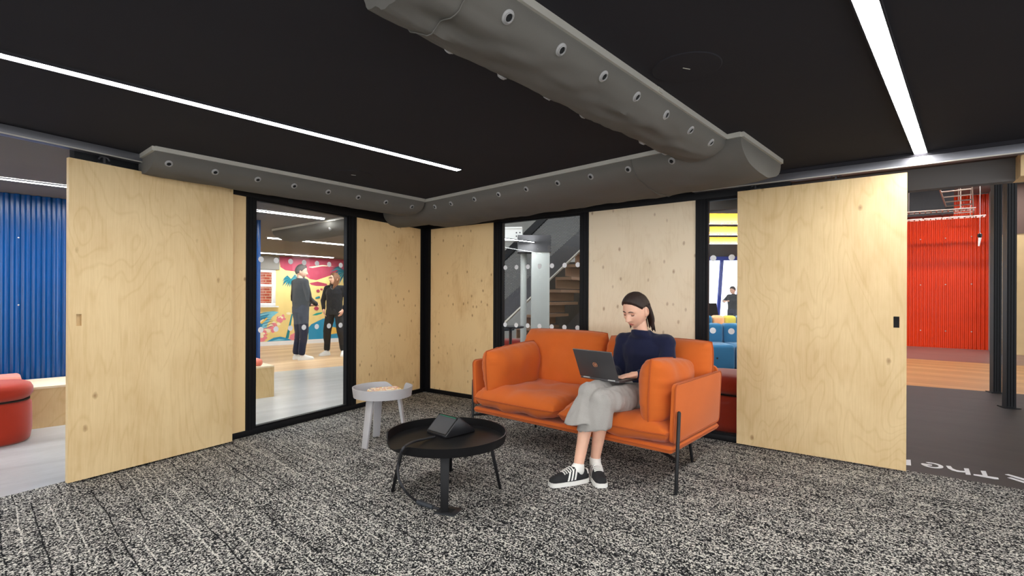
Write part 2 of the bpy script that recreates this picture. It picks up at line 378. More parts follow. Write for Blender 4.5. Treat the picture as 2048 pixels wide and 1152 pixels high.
def partition(name, fr, sgn, spans, ztop=2.05, zhead=2.188):
    """spans: (px0, px1, what); the face towards the pod lies on the frame's plane, the depth runs outwards by sgn."""
    root = frame_empty(name, fr, kind='structure')
    b = lambda x0, x1, d0, d1, z0, z1: ((min(x0, x1), min(d0 * sgn, d1 * sgn), z0), (max(x0, x1), max(d0 * sgn, d1 * sgn), z1))
    X = lambda px: px if px < 40 else fr.hit(px, 600)[0]
    xe = max(X(s[1]) for s in spans); xs = min(X(s[0]) for s in spans)
    MB().box(*b(xs, xe, 0, .07, 0, .05)).build('bottom_rail', M_['black'], root, bevel=.003)
    MB().box(*b(xs, xe, 0, .07, ztop, zhead)).build('top_rail', M_['black'], root, bevel=.003)
    for s in spans:
        x0, x1 = sorted((X(s[0]), X(s[1])))
        if s[2] == 'post':
            m = MB(); m.box(*b(x0, x1, 0, .07, .05, ztop))
            w = x1 - x0
            for q in (.3, .7): m.box(*b(x0 + w * q - .004, x0 + w * q + .004, -.004, 0, .05, ztop))
            m.build('post', M_['black'], root)
        elif s[2] == 'glass':
            bead = MB()
            for (u0, u1, z0, z1) in ((x0, x0 + .018, .05, ztop), (x1 - .018, x1, .05, ztop), (x0 + .018, x1 - .018, .05, .068), (x0 + .018, x1 - .018, ztop - .018, ztop)):
                bead.box(*b(u0, u1, .012, .058, z0, z1))
            bead.build('glazing_bead', M_['black'], root)
            g = MB().box(*b(x0 + .016, x1 - .016, .03, .038, .066, ztop - .016)).build('glass_pane', M_['glass'], root)
            if s[3]:
                (pa, pb, n, ya, yb) = s[3]
                xa, z1 = fr.hit(pa, ya); xb, _ = fr.hit(pb, ya); _, z2 = fr.hit(pa, yb)
                dm = MB().lathe([(.0255, -.0006), (.0255, .0006)], 28).mesh('dot'); dm.materials.append(M_['dot'])
                for k in range(n):
                    for z in (z1, z2):
                        inst('dot', dm, g, (xa + (xb - xa) * k / (n - 1), sgn * .0292, z), (pi / 2, 0, 0))
        else:
            MB().box(*b(x0, x1, .012, .04, .05, ztop)).build('plywood_panel', M_[s[2]], root)
    return root
xL_end = FL.hit(147, 600)[0]
wl = partition('wall_left', FL, -1, [(-.03, 842, 'post'), (842, 713, 'ply_warm'), (713, 697.5, 'post'), (697.5, 510.5, 'glass', (526.4, 685.6, 7, 518.5, 660)),
     (510.5, 493, 'post'), (493, 300, 'ply_warm'), (300, 147, 'ply')])
wr = partition('wall_right', FR, 1, [(-.03, 860, 'post'), (860, 986.5, 'ply_warm'), (986.5, 1000.5, 'post'), (1000.5, 1161, 'glass', (1007.6, 1152.7, 7, 535, 649.5)),
     (1161, 1176, 'post'), (1176, 1390.5, 'ply_pale'), (1390.5, 1410.5, 'post'), (1410.5, 1560, 'glass', (1424.5, 1541, 4, 516, 661.5)), (1560, 1580, 'post')])
# the header over the fixed run beside the sliding leaf
# sliding leaves -----------------------------------------------------------------
def leaf(name, fr, sgn, off, pxa, pxb, pull, mat, black):
    """sgn: which way the pod lies from the plane; off: distance of the leaf's face from it."""
    root = frame_empty(name, fr, kind='structure')
    F0, F1 = off * sgn, (off - .034) * sgn
    xa, xb = sorted((fr.hit(pxa, 640, F0)[0], fr.hit(pxb, 640, F0)[0]))
    z0, z1 = .014, 2.072
    hx0, hz1 = fr.hit(pull[0], pull[2], F0); hx1, hz0 = fr.hit(pull[1], pull[3], F0)
    hx0, hx1 = sorted((hx0, hx1))
    y0, y1 = sorted((F0, F1)); m = MB()
    for (u0, u1, w0, w1) in ((xa, hx0, z0, z1), (hx1, xb, z0, z1), (hx0, hx1, z0, hz0), (hx0, hx1, hz1, z1)):
        m.box((u0, y0, w0), (u1, y1, w1))
    bm = bmesh.new(); me = m.mesh('leaf_panel'); bm.from_mesh(me); bmesh.ops.remove_doubles(bm, verts=bm.verts, dist=1e-5)
    dup = {}
    for f in bm.faces: dup.setdefault(tuple(round(c, 4) for c in f.calc_center_median()), []).append(f)
    bmesh.ops.delete(bm, geom=[f for fs in dup.values() if len(fs) > 1 for f in fs], context='FACES'); bm.to_mesh(me); bm.free()
    o = link('leaf_panel', me, mat, root)
    yb = sorted((F0 - .022 * sgn, F0 - .026 * sgn))
    pl = MB().box((hx0 + .0005, yb[0], hz0 + .0005), (hx1 - .0005, yb[1], hz1 - .0005)).build('flush_pull', M_['black'] if black else mat, root)
    e = MB()
    for k in range(6):                           # the ply layers of the edge
        pass
    for q in (.18, .72) if name == 'door_1' else (.12, .62):
        x = xb - (xb - xa) * q if name == 'door_1' else xa + (xb - xa) * q
        h = MB(); ym = (y0 + y1) / 2
        h.box((x - .035, ym - .012, 2.072), (x + .035, ym + .012, 2.080)); h.box((x - .006, ym - .006, 2.080), (x + .006, ym + .006, 2.125))
        h.tube([(x - .03, ym, 2.10), (x - .02, ym, 2.118), (x, ym, 2.124), (x + .02, ym, 2.118), (x + .03, ym, 2.10)], .006, 6)
        h.build('hanger', M_['dark_steel'], root)
    return root
leaf('door_1', FL, 1, .078, 136.5, 465.5, (152.5, 163.5, 628.5, 651.5), M_['ply'], False)
leaf('door_2', FR, -1, .052, 1474, 1813.5, (1787, 1799, 633, 656), M_['ply'], True)
# sliding tracks
def track(name, fr, sgn, x0, x1, z0, z1):
    r = frame_empty(name, fr, kind='structure')
    ys = sorted((.012 * sgn, .092 * sgn)); yf = sorted((.092 * sgn, .095 * sgn))
    MB().box((x0, ys[0], z0), (x1, ys[1], z1)).build('track_body', M_['alu'], r, bevel=.002)
    MB().box((x0, yf[0], z0 - .004), (x1, yf[1], z0 + .004)).build('track_lip', M_['alu_pale'], r)
track('trim_1', FL, 1, FL.hit(700, 380)[0], 9.4, 2.134, 2.187)
track('trim_2', FR, -1, FR.hit(1391, 380)[0], 8.4, 2.106, 2.162)
MB().box((FR.hit(1391, 380)[0], -.094, 2.163), (8.4, .0, 2.189)).build('trim_3', M_['ceil'], None, loc=FR.o, rot=(0, 0, FR.ang))['kind'] = 'structure'

# ------------------------------------------------------------------ linear lights
def strip(p0, p1, mat, label, width=.058, group=None, z=CZ):
    p0, p1 = Vector(p0[:2]).to_3d(), Vector(p1[:2]).to_3d(); c = (p0 + p1) / 2; L = (p1 - p0).length
    r = empty('linear_light', (c.x, c.y, z), atan2(p1.y - p0.y, p1.x - p0.x), label, 'light', group)
    MB().box((-L / 2, -width / 2, -.010), (L / 2, width / 2, -.002)).build('diffuser', mat, r)
    h = MB()
    for s in (-1, 1): h.box((-L / 2 - .006, s * (width / 2 + .003) - .003, -.012), (L / 2 + .006, s * (width / 2 + .003) + .003, -.0005))
    for s in (-1, 1): h.box((s * (L / 2 + .003) - .003, -width / 2, -.012), (s * (L / 2 + .003) + .003, width / 2, -.0005))
    h.build('housing', M_['ceil'], r)
    return r
SL = fp(918, 338, CZ); SR = fp(1842, 305, CZ)
strip(SL - g1 * 4.6, SL, M_['light'], 'long linear light in the black ceiling between the slim duct and the diagonal duct')
strip(SR - g1 * 6.4, SR, M_['light'], 'linear light in the black ceiling ending above the sliding leaf beside the red corridor', .066)
strip(SR + g2 * 2.7 - g1 * 5.0, SR + g2 * 2.7 - g1 * 2.0, M_['light'], 'linear light in the black ceiling facing the open end of the sliding track', .066)
S1 = fp(648, 437, CZ)
strip(fp(0, 355, CZ) - g1 * 2.0, fp(134, 372, CZ) + g1 * .35, M_['light_out'], 'linear light above the blue corrugated wall and the bench')
strip(S1 - g1 * 2.1, S1, M_['light_out'], 'linear light in the lobby ceiling just beyond the glazed partition')
a, b = fp(535, 475, CZ), fp(697, 490, CZ); strip(a, a + (b - a).normalized() * 3.4, M_['light_out'], 'linear light in the middle of the mural studio ceiling')
a, b = fp(518, 505, CZ), fp(667, 515, CZ); strip(a, b, M_['light_out'], 'linear light close to the painted mural wall')
a, b = fp(509, 419, CZ), fp(648, 437, CZ)
for k, q in enumerate((2.7, 5.4)):
    strip(S1 - g1 * 6 - g2 * q, S1 - g1 * 1 - g2 * q, M_['light_out'], ['linear light over the lobby floor behind the blue wall', 'linear light far back in the lobby behind the blue wall'][k])

# ------------------------------------------------------------------ fabric air ducts
def project(p):
    x, y, z = p; z -= CAMH
    return 1024 + F * (x * cos(ROLL) + z * sin(ROLL)) / y, HOR - F * (-x * sin(ROLL) + z * cos(ROLL)) / y
def duct(name, p0, p1, side, w, dp, label, px_nozzles, qn=.75, q2=None, seed=0, sag=.010, brackets=(), rings=(), trim_from=0.0):
    p0, p1 = Vector((p0[0], p0[1], CZ)), Vector((p1[0], p1[1], CZ)); L = (p1 - p0).length; u = (p1 - p0) / L
    n = Vector((-u.y, u.x, 0)) * side
    root = empty(name, p0, 0, label, 'air duct', 'grey fabric air ducts')
    def sec(t, q, extra=0):
        k = Vector((t * 2.2 + seed, q * 1.1, seed * 3)); kk = Vector((t * 7 + q * 2.5, q * 2.0 - t * 2, seed)); wr = (noise.noise(k) * .5 + noise.noise(k * 2.7) * .3 + (noise.noise(kk) * .55 if q > .9 else 0)) * sag * 1.6 * sin(q)
        e = min(t, L - t); endp = 1 - .10 * max(0, 1 - e / .10)
        return u * t + n * (w / 2 - (w / 2) * cos(q)) + Vector((0, 0, -.028)) + (n * (-cos(q)) * 1.0 + Vector((0, 0, -sin(q)))) * (wr + extra) + Vector((0, 0, -(dp - .028) * max(0, sin(q)) ** .85 * endp))
    NT_, NQ = max(20, int(L / .05)), 24
    rs = [[sec(L * i / NT_, pi * j / NQ) for j in range(NQ + 1)] for i in range(NT_ + 1)]
    MB().rings(rs, cap=True, close=True).build('fabric_sleeve', M_['duct'], root, smooth=.7)
    t = MB()
    def bar(a, b, nn):
        d = (b - a).normalized(); nn = nn.normalized()
        vs = [a - nn * .012, b - nn * .012, b + nn * .010, a + nn * .010]
        t.add([v + Vector((0, 0, -.030)) for v in vs] + [v + Vector((0, 0, -.001)) for v in vs], [(0,1,2,3),(4,5,6,7),(0,1,5,4),(1,2,6,5),(2,3,7,6),(3,0,4,7)])
    bar(u * trim_from, u * L, n); bar(n * w, u * L + n * w, -n); bar(u * -.004, u * -.004 + n * w, u); bar(u * (L + .004), u * (L + .004) + n * w, -u)
    t.build('ceiling_rail', M_['alu_pale'], root)
    for tb in brackets:
        MB().box((-.022, -.003, -.010), (.022, .003, .010)).build('rail_joint', M_['alu_pale'], root, loc=u * tb - n * .0155 + Vector((0, 0, -.016)), rot=(0, 0, atan2(u.y, u.x)))
    for tb in rings:
        MB().tube([sec(tb, pi * j / 24, .004) for j in range(25)], .0025, 6).build('sleeve_seam', M_['duct'], root, smooth=True)
    nm = MB(); nm.lathe([(.009, -.004), (.023, -.003), (.024, .002), (.020, .005), (.0165, .006), (.0165, .010), (.0145, .011), (.0128, .007), (.0128, .001)], 22)
    nme = nm.mesh('nozzle', .6); nme.materials.append(M_['nozzle'])
    hm = MB().lathe([(.0127, .0), (.0127, .006)], 16).mesh('nozzle_bore'); hm.materials.append(M_['hole'])
    def put(tt, q):
        p = sec(tt, q); nn = (sec(tt, q, .02) - p).normalized(); nn = (sec(tt + .01, q) - sec(tt - .01, q)).cross(sec(tt, q + .02) - sec(tt, q - .02)).normalized()
        if nn.z > 0: nn = -nn
        rot = nn.to_track_quat('Z', 'Y').to_euler()
        o = inst('nozzle', nme, root, p - nn * .002, rot); inst('nozzle_bore', hm, o)
    ts = []
    for px in px_nozzles:
        best = min((abs(project(p0 + sec(L * i / 400, qn))[0] - px), L * i / 400) for i in range(2, 399) if (p0 + sec(L * i / 400, qn)).y > .6)
        ts.append(best[1]); put(best[1], qn)
    if q2:
        for tt in ts: put(min(L - .05, max(.05, tt)), q2)
    return root
D1a, D1b = fp(1060, 0, CZ), fp(1449, 268, CZ); dB = (D1b - D1a).normalized()
D3a, D3b = fp(852, 398.5, CZ), fp(1482, 263.5, CZ); dR = (D3b - D3a).normalized()
D2a = fp(310, 292, CZ)
duct('fabric_air_duct', D1a - dB * .42, D1b + dB * .03, 1, .335, .135, 'grey fabric air duct crossing the ceiling diagonally and meeting the long duct',
     [1016, 1122, 1207, 1273, 1332, 1381, 1422], .50, pi - .55, 1.3, .020, (1.35,), (.16,))
xw = D3a - dR * .42
duct('fabric_air_duct', xw, D3b, 1, .82, .20, 'grey fabric air duct along the partition behind the sofa, with a draped end',
     [870, 902.5, 948, 997.5, 1052.7, 1114.7, 1181, 1257, 1343.5], .30, None, 4.2, .016, (1.5,), (2.75,))
duct('fabric_air_duct', D2a, D3a - (D3a - D2a).normalized() * .02, 1, .42, .155, 'slim grey fabric air duct above the plywood sliding leaf and lobby glazing',
     [338, 431, 515, 589, 656, 717, 772, 824], .50, None, 7.7, .010, (1.35,))

# round covers in the ceiling
for (px, py, r_, lb) in ((1373, 135, .143, 'large flat round dark cover in the ceiling beside the diagonal duct'), (707, 349, .15, 'flat round dark cover in the ceiling beside the slim duct')):
    p = fp(px, py, CZ); o = empty('ceiling_cover', p, 0, lb, 'ceiling cover')
    MB().lathe([(r_ - .012, -.004), (r_ - .004, -.0035), (r_, -.0005)], 48).build('disc', M_['ceil'], o, smooth=.5)
    MB().box((-.018, -.0015, -.006), (.018, .0015, -.004)).build('turn_slot', M_['alu_pale'], o, rot=(0, 0, rad(18)))
# ------------------------------------------------------------------ the rooms around the pod
def corrugated(name, fr, x0, x1, y, z0, z1, mat, pitch=.075, amp=.015):
    r = frame_empty(name, fr, kind='structure')
    n = int((x1 - x0) / pitch * 10); m = MB(); top = []; vs = []
    for i in range(n + 1):
        x = x0 + (x1 - x0) * i / n; yy = y + amp * max(-.75, min(.75, 1.25 * sin(2 * pi * x / pitch)))
        vs.append((x, yy))
    rs = [[(x, yy, z) for x, yy in vs] for z in (z0, z1)]
    m.rings(rs, cap=False, close=False)
    m.box((x0, y + amp + .004, z0), (x1, y + amp + .03, z1))
    m.build('corrugated_sheet', mat, r, smooth=.9); return r
B0, B1 = fp(134, 849), fp(548, 793)
FB = Frame(B0, atan2(B1.y - B0.y, B1.x - B0.x))
bx1 = (B1 - B0).length; BH = .372
be = frame_empty('plywood_bench', FB, label='long plywood platform bench in front of the blue corrugated wall', cat='bench')
MB().box((-3.2, 0, 0), (bx1, .018, BH - .018)).build('front_panel', M_['ply'], be)
MB().box((-3.2, -.002, BH - .018), (bx1, .63, BH)).build('seat_board', M_['ply_pale'], be)  # paler plywood on top stands for the light falling on it
MB().box((bx1 - .018, .018, .0), (bx1, .62, BH - .018)).build('end_panel', M_['ply'], be)
xb = FB.hit(519.5, 620, .67)[0]
wb = corrugated('wall_blue', FB, -4.2, xb, .66, 0, CZ - .002, M_['blue'])
for (px, py) in ((37, 475), (37, 610)):
    x, z = FB.hit(px, py, .64); MB().lathe([(.008, 0), (.006, .004), (.002, .005)], 12).build('screw', M_['alu_pale'], wb, loc=(x, .652, z), rot=(pi / 2, 0, 0))
def rbox(m, lo, hi, r, n=5):                     # box with rounded edges as stacked rounded rectangles
    x0, y0, z0 = lo; x1, y1, z1 = hi; rs = []
    prof = [(r * (1 - sin(a)), z0 + r * (1 - cos(a))) for a in [pi / 2 * k / n for k in range(n + 1)]] + [(r * (1 - cos(a)), z1 - r * (1 - sin(a))) for a in [pi / 2 * k / n for k in range(n + 1)]]
    for ins, z in prof:
        ring = []
        for (cx, cy, a0) in ((x1 - r, y1 - r, 0), (x0 + r, y1 - r, pi / 2), (x0 + r, y0 + r, pi), (x1 - r, y0 + r, 1.5 * pi)):
            for k in range(n + 1):
                a = a0 + pi / 2 * k / n; ring.append((cx + (r - ins) * cos(a), cy + (r - ins) * sin(a), z))
        rs.append(ring)
    return m.rings(rs)
for (pa, pb, y0, lb) in ((-120, 44, .20, 'salmon pink cushion on the plywood bench behind the red pouf'), (470, 527, .05, 'salmon pink cushion at the end of the plywood bench beyond the glazing')):
    xa, xc = FB.hit(pa, 750, .3)[0], FB.hit(pb, 728, y0)[0]
    tag(rbox(MB(), (xa, y0, BH), (xc, y0 + .34, BH + .085), .035).build('seat_cushion', M_['pink_fabric'], None, smooth=True, loc=FB.o, rot=(0, 0, FB.ang)), lb, 'cushion', 'salmon bench cushions')
def pouf(c, rx, ry, rz, h0, h1, mat, label, group=None):
    r = empty('pouf', c, rz, label, 'pouf', group)
    def sup(rr, n=40, e=2.6): return [(rx * rr * math.copysign(abs(cos(2 * pi * j / n)) ** (2 / e), cos(2 * pi * j / n)), ry * rr * math.copysign(abs(sin(2 * pi * j / n)) ** (2 / e), sin(2 * pi * j / n))) for j in range(n)]
    def body(name, prof): MB().rings([[(x, y, z) for x, y in sup(rr)] for rr, z in prof]).build(name, mat, r, smooth=.9)
    body('upholstered_base', [(.90, 0), (.96, .02), (1.0, .10), (1.0, h0 * .6), (.99, h0 * .9), (.93, h0 - .012), (.86, h0)])
    body('top_cushion', [(.86, h0), (.95, h0 + .015), (1.02, h0 + .05), (1.02, h1 - .05), (.97, h1 - .02), (.86, h1 - .004), (.5, h1 + .004)])
    MB().rings([[(x, y, z) for x, y in sup(rr)] for rr, z in ((.90, h0 - .008), (.955, h0 - .006), (.955, h0 + .002), (.90, h0 + .004))]).build('belt', M_['metal_black'], r, smooth=.5)
    return r
pouf((-4.28, 4.02, -.002), .30, .26, GA, .345, .485, M_['red_fabric'], 'brick red upholstered pouf on grey floor beside the plywood bench')
pouf((2.08, 4.62, -.002), .36, .30, GB, .345, .515, M_['red_fabric'], 'dark red upholstered pouf right behind the narrow glazing')

# mural studio ---------------------------------------------------------------
M_['mural_base'] = flat('mural_sand_yellow', C(232, 206, 132), .7, var=.03)
wm = frame_empty('wall_mural', FM, kind='structure')
wx0, wz1 = FM.hit(512, 538); wx1, wz0 = FM.hit(551, 612)
m = MB(); m.box((-7, 0, 0), (9, .12, wz0)); m.box((-7, 0, wz1), (9, .12, CZ)); m.box((wx1, 0, wz0), (9, .12, wz1)); m.box((-7, 0, wz0), (wx0, .12, wz1))
m.build('plaster', M_['mural_base'], wm)
tag(MB().box((-7, -.012, -.001), (9, -.0005, .10)).build('baseboard_mural', M_['white'], None, loc=FM.o, rot=(0, 0, FM.ang)), kind='structure')
win = frame_empty('window_1', FM, kind='structure'); m = MB()
fw = .07
for (a, b_, c, d) in ((wx0, wx1, wz0, wz0 + fw), (wx0, wx1, wz1 - fw, wz1), (wx0, wx0 + fw, wz0 + fw, wz1 - fw), (wx1 - fw, wx1, wz0 + fw, wz1 - fw), (wx0 + fw, wx1 - fw, wz1 - .42, wz1 - .36)):
    m.box((a, -.01, c), (b_, .09, d))
m.build('window_frame', M_['white'], win, bevel=.004)
MB().box((wx0 - .05, -.05, wz0 - .03), (wx1 + .06, .09, wz0 - .001)).build('window_sill', M_['white'], win)
MB().box((wx0 + fw, .03, wz0 + fw), (wx1 - fw, .036, wz1 - fw)).build('window_pane', M_['glass'], win)
tag(MB().box((wx0 - .05, -.04, wz1 + .0), (wx1 + .08, -.004, CZ - .02)).build('roller_blind', fabric('blind_cloth', C(140, 136, 130)), None, loc=FM.o, rot=(0, 0, FM.ang)), 'grey roller blind pulled up above the studio window', 'blind')
t = NT('far_red_brick'); v = t.coord(rot=(pi / 2, 0, 0)); t.col(t.n('ShaderNodeTexBrick', i_Vector=v, i_Color1=C(176, 74, 60), i_Color2=C(150, 60, 50), i_Mortar=C(190, 170, 160), i_Scale=1.0, i_2=C(150, 60, 50)).outputs[0])
for nd in t.t.nodes:
    if nd.type == 'TEX_BRICK': nd.inputs['Brick Width'].default_value = .22; nd.inputs['Row Height'].default_value = .075; nd.inputs['Mortar Size'].default_value = .008; nd.inputs['Scale'].default_value = 1
bx = FM.hit(527, 580, 1.6)[0]
bl = frame_empty('brick_building', FM, label='red brick house corner seen through the studio window', cat='building')
MB().box((bx, 1.6, -.5), (bx + 3, 1.9, 2.0)).build('brick_wall', t.m, bl); MB().box((bx - 2.2, 2.0, -.5), (bx, 2.2, 2.4)).build('white_wall', M_['white'], bl)
MB().box((bx - 1.2, 1.97, .55), (bx - .08, 2.0, .85)).build('dark_window', M_['dark_steel'], bl)
# the painting: flat shapes on the wall, traced in a 5x view of the wall (505,500)
mc = dict(ma=C(168, 58, 82), te=C(22, 128, 140), td=C(14, 98, 116), lb=C(120, 190, 206), bl=C(36, 140, 178), pk=C(226, 130, 138), ye=C(236, 190, 84), gr=C(30, 158, 140), cr=C(238, 226, 190), dk=C(30, 70, 90))
mm = {k: flat('mural_paint_' + n_, mc[k], .7, var=.05, scale=20) for k, n_ in dict(ma='maroon', te='teal', td='deep_teal', lb='pale_blue', bl='blue', pk='pink', ye='orange_yellow', gr='sea_green', cr='cream', dk='navy').items()}
lay = [0]
def paint(c, pts):
    lay[0] += 1; y = -.0008 - lay[0] * .00010
    poly = [FM.hit(505 + x / 5.01, 500 + yv / 5.01, 0) for x, yv in pts]
    poly = [(x, min(CZ - .004, max(.102, z))) for x, z in poly]
    MB().slab(poly, y - .00006, y).build('painted_shape', mm[c], wm)
def blob(c, cx, cy, rx, ry, n=20, spike=0, seed=1):
    rn = random.Random(seed); paint(c, [(cx + rx * (1 + (spike * rn.uniform(.2, 1) if k % 2 else 0)) * cos(2 * pi * k / n), cy + ry * (1 + (spike * rn.uniform(.2, 1) if k % 2 else 0)) * sin(2 * pi * k / n)) for k in range(n)])
paint('ma', [(262, 60), (1300, 60), (1300, 190), (1000, 180), (840, 235), (760, 262), (640, 303), (575, 292), (500, 240), (420, 215), (330, 203), (280, 172)])
paint('cr', [(560, 170), (700, 150), (820, 165), (700, 162), (600, 180)])
paint('ma', [(568, 332), (650, 316), (748, 340), (742, 362), (640, 360), (590, 350)])
paint('ma', [(890, 400), (930, 378), (1200, 400), (1200, 440), (940, 432)])
paint('bl', [(588, 745), (700, 690), (880, 640), (1300, 620), (1300, 900), (560, 900), (560, 780)])
paint('gr', [(596, 655), (640, 632), (705, 622), (690, 640), (640, 655)])
paint('ye', [(740, 800), (800, 770), (900, 790), (880, 830), (780, 845)])
paint('gr', [(890, 740), (980, 680), (1200, 680), (1200, 760), (960, 780)])
paint('pk', [(880, 880), (920, 840), (980, 820), (1200, 830), (1200, 900), (880, 900)])
paint('pk', [(365, 905), (380, 850), (440, 822), (500, 830), (525, 870), (525, 905)])
paint('lb', [(40, 650), (120, 622), (210, 612), (262, 622), (200, 668), (150, 740), (130, 830), (40, 860)])
paint('bl', [(40, 700), (90, 660), (170, 640), (120, 700), (90, 780), (40, 800)])
paint('cr', [(60, 720), (110, 690), (120, 705), (70, 740)])
for k in range(26):
    rn = random.Random(k + 70); f = k / 25; cx, cy = 330 - 250 * f + rn.uniform(-40, 40) * (1 - .4 * f), 650 + 250 * f + rn.uniform(-35, 35)
    blob('pk' if k % 3 else 'cr', cx, cy, rn.uniform(14, 34), rn.uniform(10, 24), 18, .18, k)
for k in range(7): paint('dk', [(60 + 12 * k, 640 + 24 * k), (130 + 10 * k, 628 + 22 * k), (190 + 6 * k, 630 + 20 * k), (130 + 10 * k, 632 + 22 * k), (60 + 12 * k, 645 + 24 * k)])
paint('bl', [(140, 922), (210, 880), (280, 868), (350, 885), (395, 905), (300, 925), (200, 935)])
paint('lb', [(190, 912), (260, 890), (330, 898), (270, 915)])
paint('ye', [(78, 728), (140, 678), (152, 684), (92, 742)])
paint('te', [(390, 640), (402, 640), (380, 770), (362, 885), (330, 885), (362, 760)])
for k in range(17):                                 # palm fronds
    for (cx, cy, L_, sd) in ((385, 290, 105, 1), (930, 215, 150, 2), (470, 300, 90, 5)):
        a = rad(-35 + k * 15); rn = random.Random(sd * 50 + k); l2 = L_ * rn.uniform(.75, 1.1)
        ex, ey = cx + cos(a) * l2, cy + sin(a) * l2 * .75 + 25
        mx, my = cx + cos(a) * l2 * .55, cy + sin(a) * l2 * .5 - 12
        px_, py_ = -sin(a) * 9, cos(a) * 9
        paint('te' if k % 2 else 'td', [(cx, cy), (mx + px_, my + py_), (ex, ey), (mx - px_, my - py_)])
paint('td', [(945, 240), (975, 240), (960, 420), (930, 505), (915, 500), (940, 400)])
for (x, y_, r_) in ((655, 410, 16), (690, 395, 12), (640, 585, 22), (940, 598, 16)): blob('ma', x, y_, r_, r_ * .8, 14, .4, int(x))
paint('te', [(628, 475), (672, 462), (676, 480), (630, 490)])

# studio duct
a, b = fp(545, 458, CZ), fp(697, 431.5, CZ)
duct('fabric_air_duct', a, a + (b - a).normalized() * 4.6, 1, .5, .17, 'grey fabric air duct in the mural studio ceiling', [660], .6, None, 11.0, .012)

# red corridor ---------------------------------------------------------------
r0, r1 = fp(1814, 692), fp(1978, 700.5)
FW = Frame(r0, atan2(r1.y - r0.y, r1.x - r0.x))
xr = FW.hit(1977, 560)[0]
wred = corrugated('wall_red', FW, -3.4, xr, 0, 0, 3.69, M_['red'], .072)
sm = MB().lathe([(.014, 0), (.010, .008), (.003, .010)], 10).mesh('screw'); sm.materials.append(M_['alu_pale'])
for (px, py) in ((1841, 479), (1891, 476.5), (1943, 473), (1841, 570), (1891, 569), (1943, 568), (1841, 660.5), (1891, 662), (1943, 663.5)):
    x, z = FW.hit(px, py); inst('screw', sm, wred, (x, -.011, z), (pi / 2, 0, 0))
tag(MB().box((xr, -.7, 0), (xr + .12, .1, 3.69)).build('wall_return', M_['grey_paint'], None, loc=FW.o, rot=(0, 0, FW.ang)), kind='structure')
xe = FR.hit(2031, 345, .46)[0]
tag(MB().box((2.9, .46, 2.03), (xe, .56, 3.7)).build('trim_bulkhead', M_['ceil_grey'], None, loc=FR.o, rot=(0, 0, FR.ang)), kind='structure')
tag(MB().box((xe, .30, 2.03), (xe + 2.2, .56, 2.188)).build('trim_soffit_end', M_['ply_warm'], None, loc=FR.o, rot=(0, 0, FR.ang)), kind='structure')
for (px, py, w, top) in ((1991, 785, .085, 2.75), (2018, 815, .085, 2.6)):
    p = fp(px, py); c_ = empty('column', p, rad(-20), kind='structure'); m = MB().box((-w / 2, -w / 2, 0), (w / 2, w / 2, top))
    for s in (-.3, 0, .3): m.box((s * w - .006, -w / 2 - .006, .02), (s * w + .006, -w / 2, top))
    m.build('steel_shaft', M_['black'], c_); MB().box((-w / 2 - .03, -w / 2 - .03, 0), (w / 2 + .03, w / 2 + .03, .008)).build('base_plate', M_['black'], c_)
tw = fp(2004, 708); FT = Frame(tw, GB)
tag(MB().box((0, 0, 0), (5, .1, 2.62)).build('wall_tan', M_['tan'], None, loc=FT.o, rot=(0, 0, FT.ang)), kind='structure')
tag(MB().box((0, -.02, 2.62), (5, .1, 3.69)).build('wall_brown', M_['brown'], None, loc=FT.o, rot=(0, 0, FT.ang)), kind='structure')
tag(MB().box((0, -.015, 0), (5, -.001, .12)).build('baseboard_tan', M_['tan'], None, loc=FT.o, rot=(0, 0, FT.ang)), kind='structure')
# services under the corridor ceiling
def svc(px, py, off): x, z = FW.hit(px, py, off); return Vector((x, off, z))
M_['copper'] = flat('galvanised_steel', C(150, 132, 120), .4, .5, var=.1)
def ladder_tray(label, p, q, width, nr):
    r = frame_empty('cable_tray', FW, label=label, cat='cable tray', group='cable trays above the red corridor'); d = (q - p).normalized(); s = Vector((-d.y, d.x, 0)).normalized() * width
    for o_ in (Vector((0, 0, 0)), s): MB().tube([p + o_, q + o_], .016, 4, flat=.5).build('side_rail', M_['copper'], r)
    for k in range(nr):
        c = p + (q - p) * ((k + .5) / nr); MB().tube([c, c + s], .012, 6).build('rung', M_['copper'], r)
        if k in (2, nr - 3): MB().tube([c + s / 2, Vector((c.x + s.x / 2, c.y + s.y / 2, 3.7))], .006, 6).build('hanger_rod', M_['copper'], r)
ladder_tray('galvanised cable tray crossing the corridor in front of the red wall', svc(1790, 426, -3.3), svc(1952, 415, -3.3), .32, 14)
ladder_tray('lower galvanised cable tray next to the red wall', svc(1812, 440, -1.0), svc(1972, 430, -1.0), .26, 14)
z_ = 3.15
A_, B_ = FW.loc(fp(1948, 440, z_)), FW.loc(fp(1944, 372, z_))
ladder_tray('wide cable tray running towards the pod over the corridor', A_, B_, -.42, 8)
vd = frame_empty('ventilation_duct', FW, label='dark rectangular ventilation duct above the red corridor', cat='duct')
x0, zz = FW.hit(1770, 438, -2.2); x1, zt = FW.hit(1908, 386, -2.2)
MB().box((x0, -2.2, zz), (x1, -1.8, zt + .2)).build('duct_body', M_['dark_steel'], vd)
for k in range(3): MB().box((x0 + (x1 - x0) * (k + 1) / 3.6, -2.22, zz - .015), (x0 + (x1 - x0) * (k + 1) / 3.6 + .03, -1.78, zt + .21)).build('duct_flange', M_['dark_steel'], vd)
p = at(1960, 432, 9.0); pc = empty('pull_cord', p, 0, 'pull cord with a white toggle hanging in front of the red wall', 'cord')
zc = at(1960, 470, 9.0).z - p.z
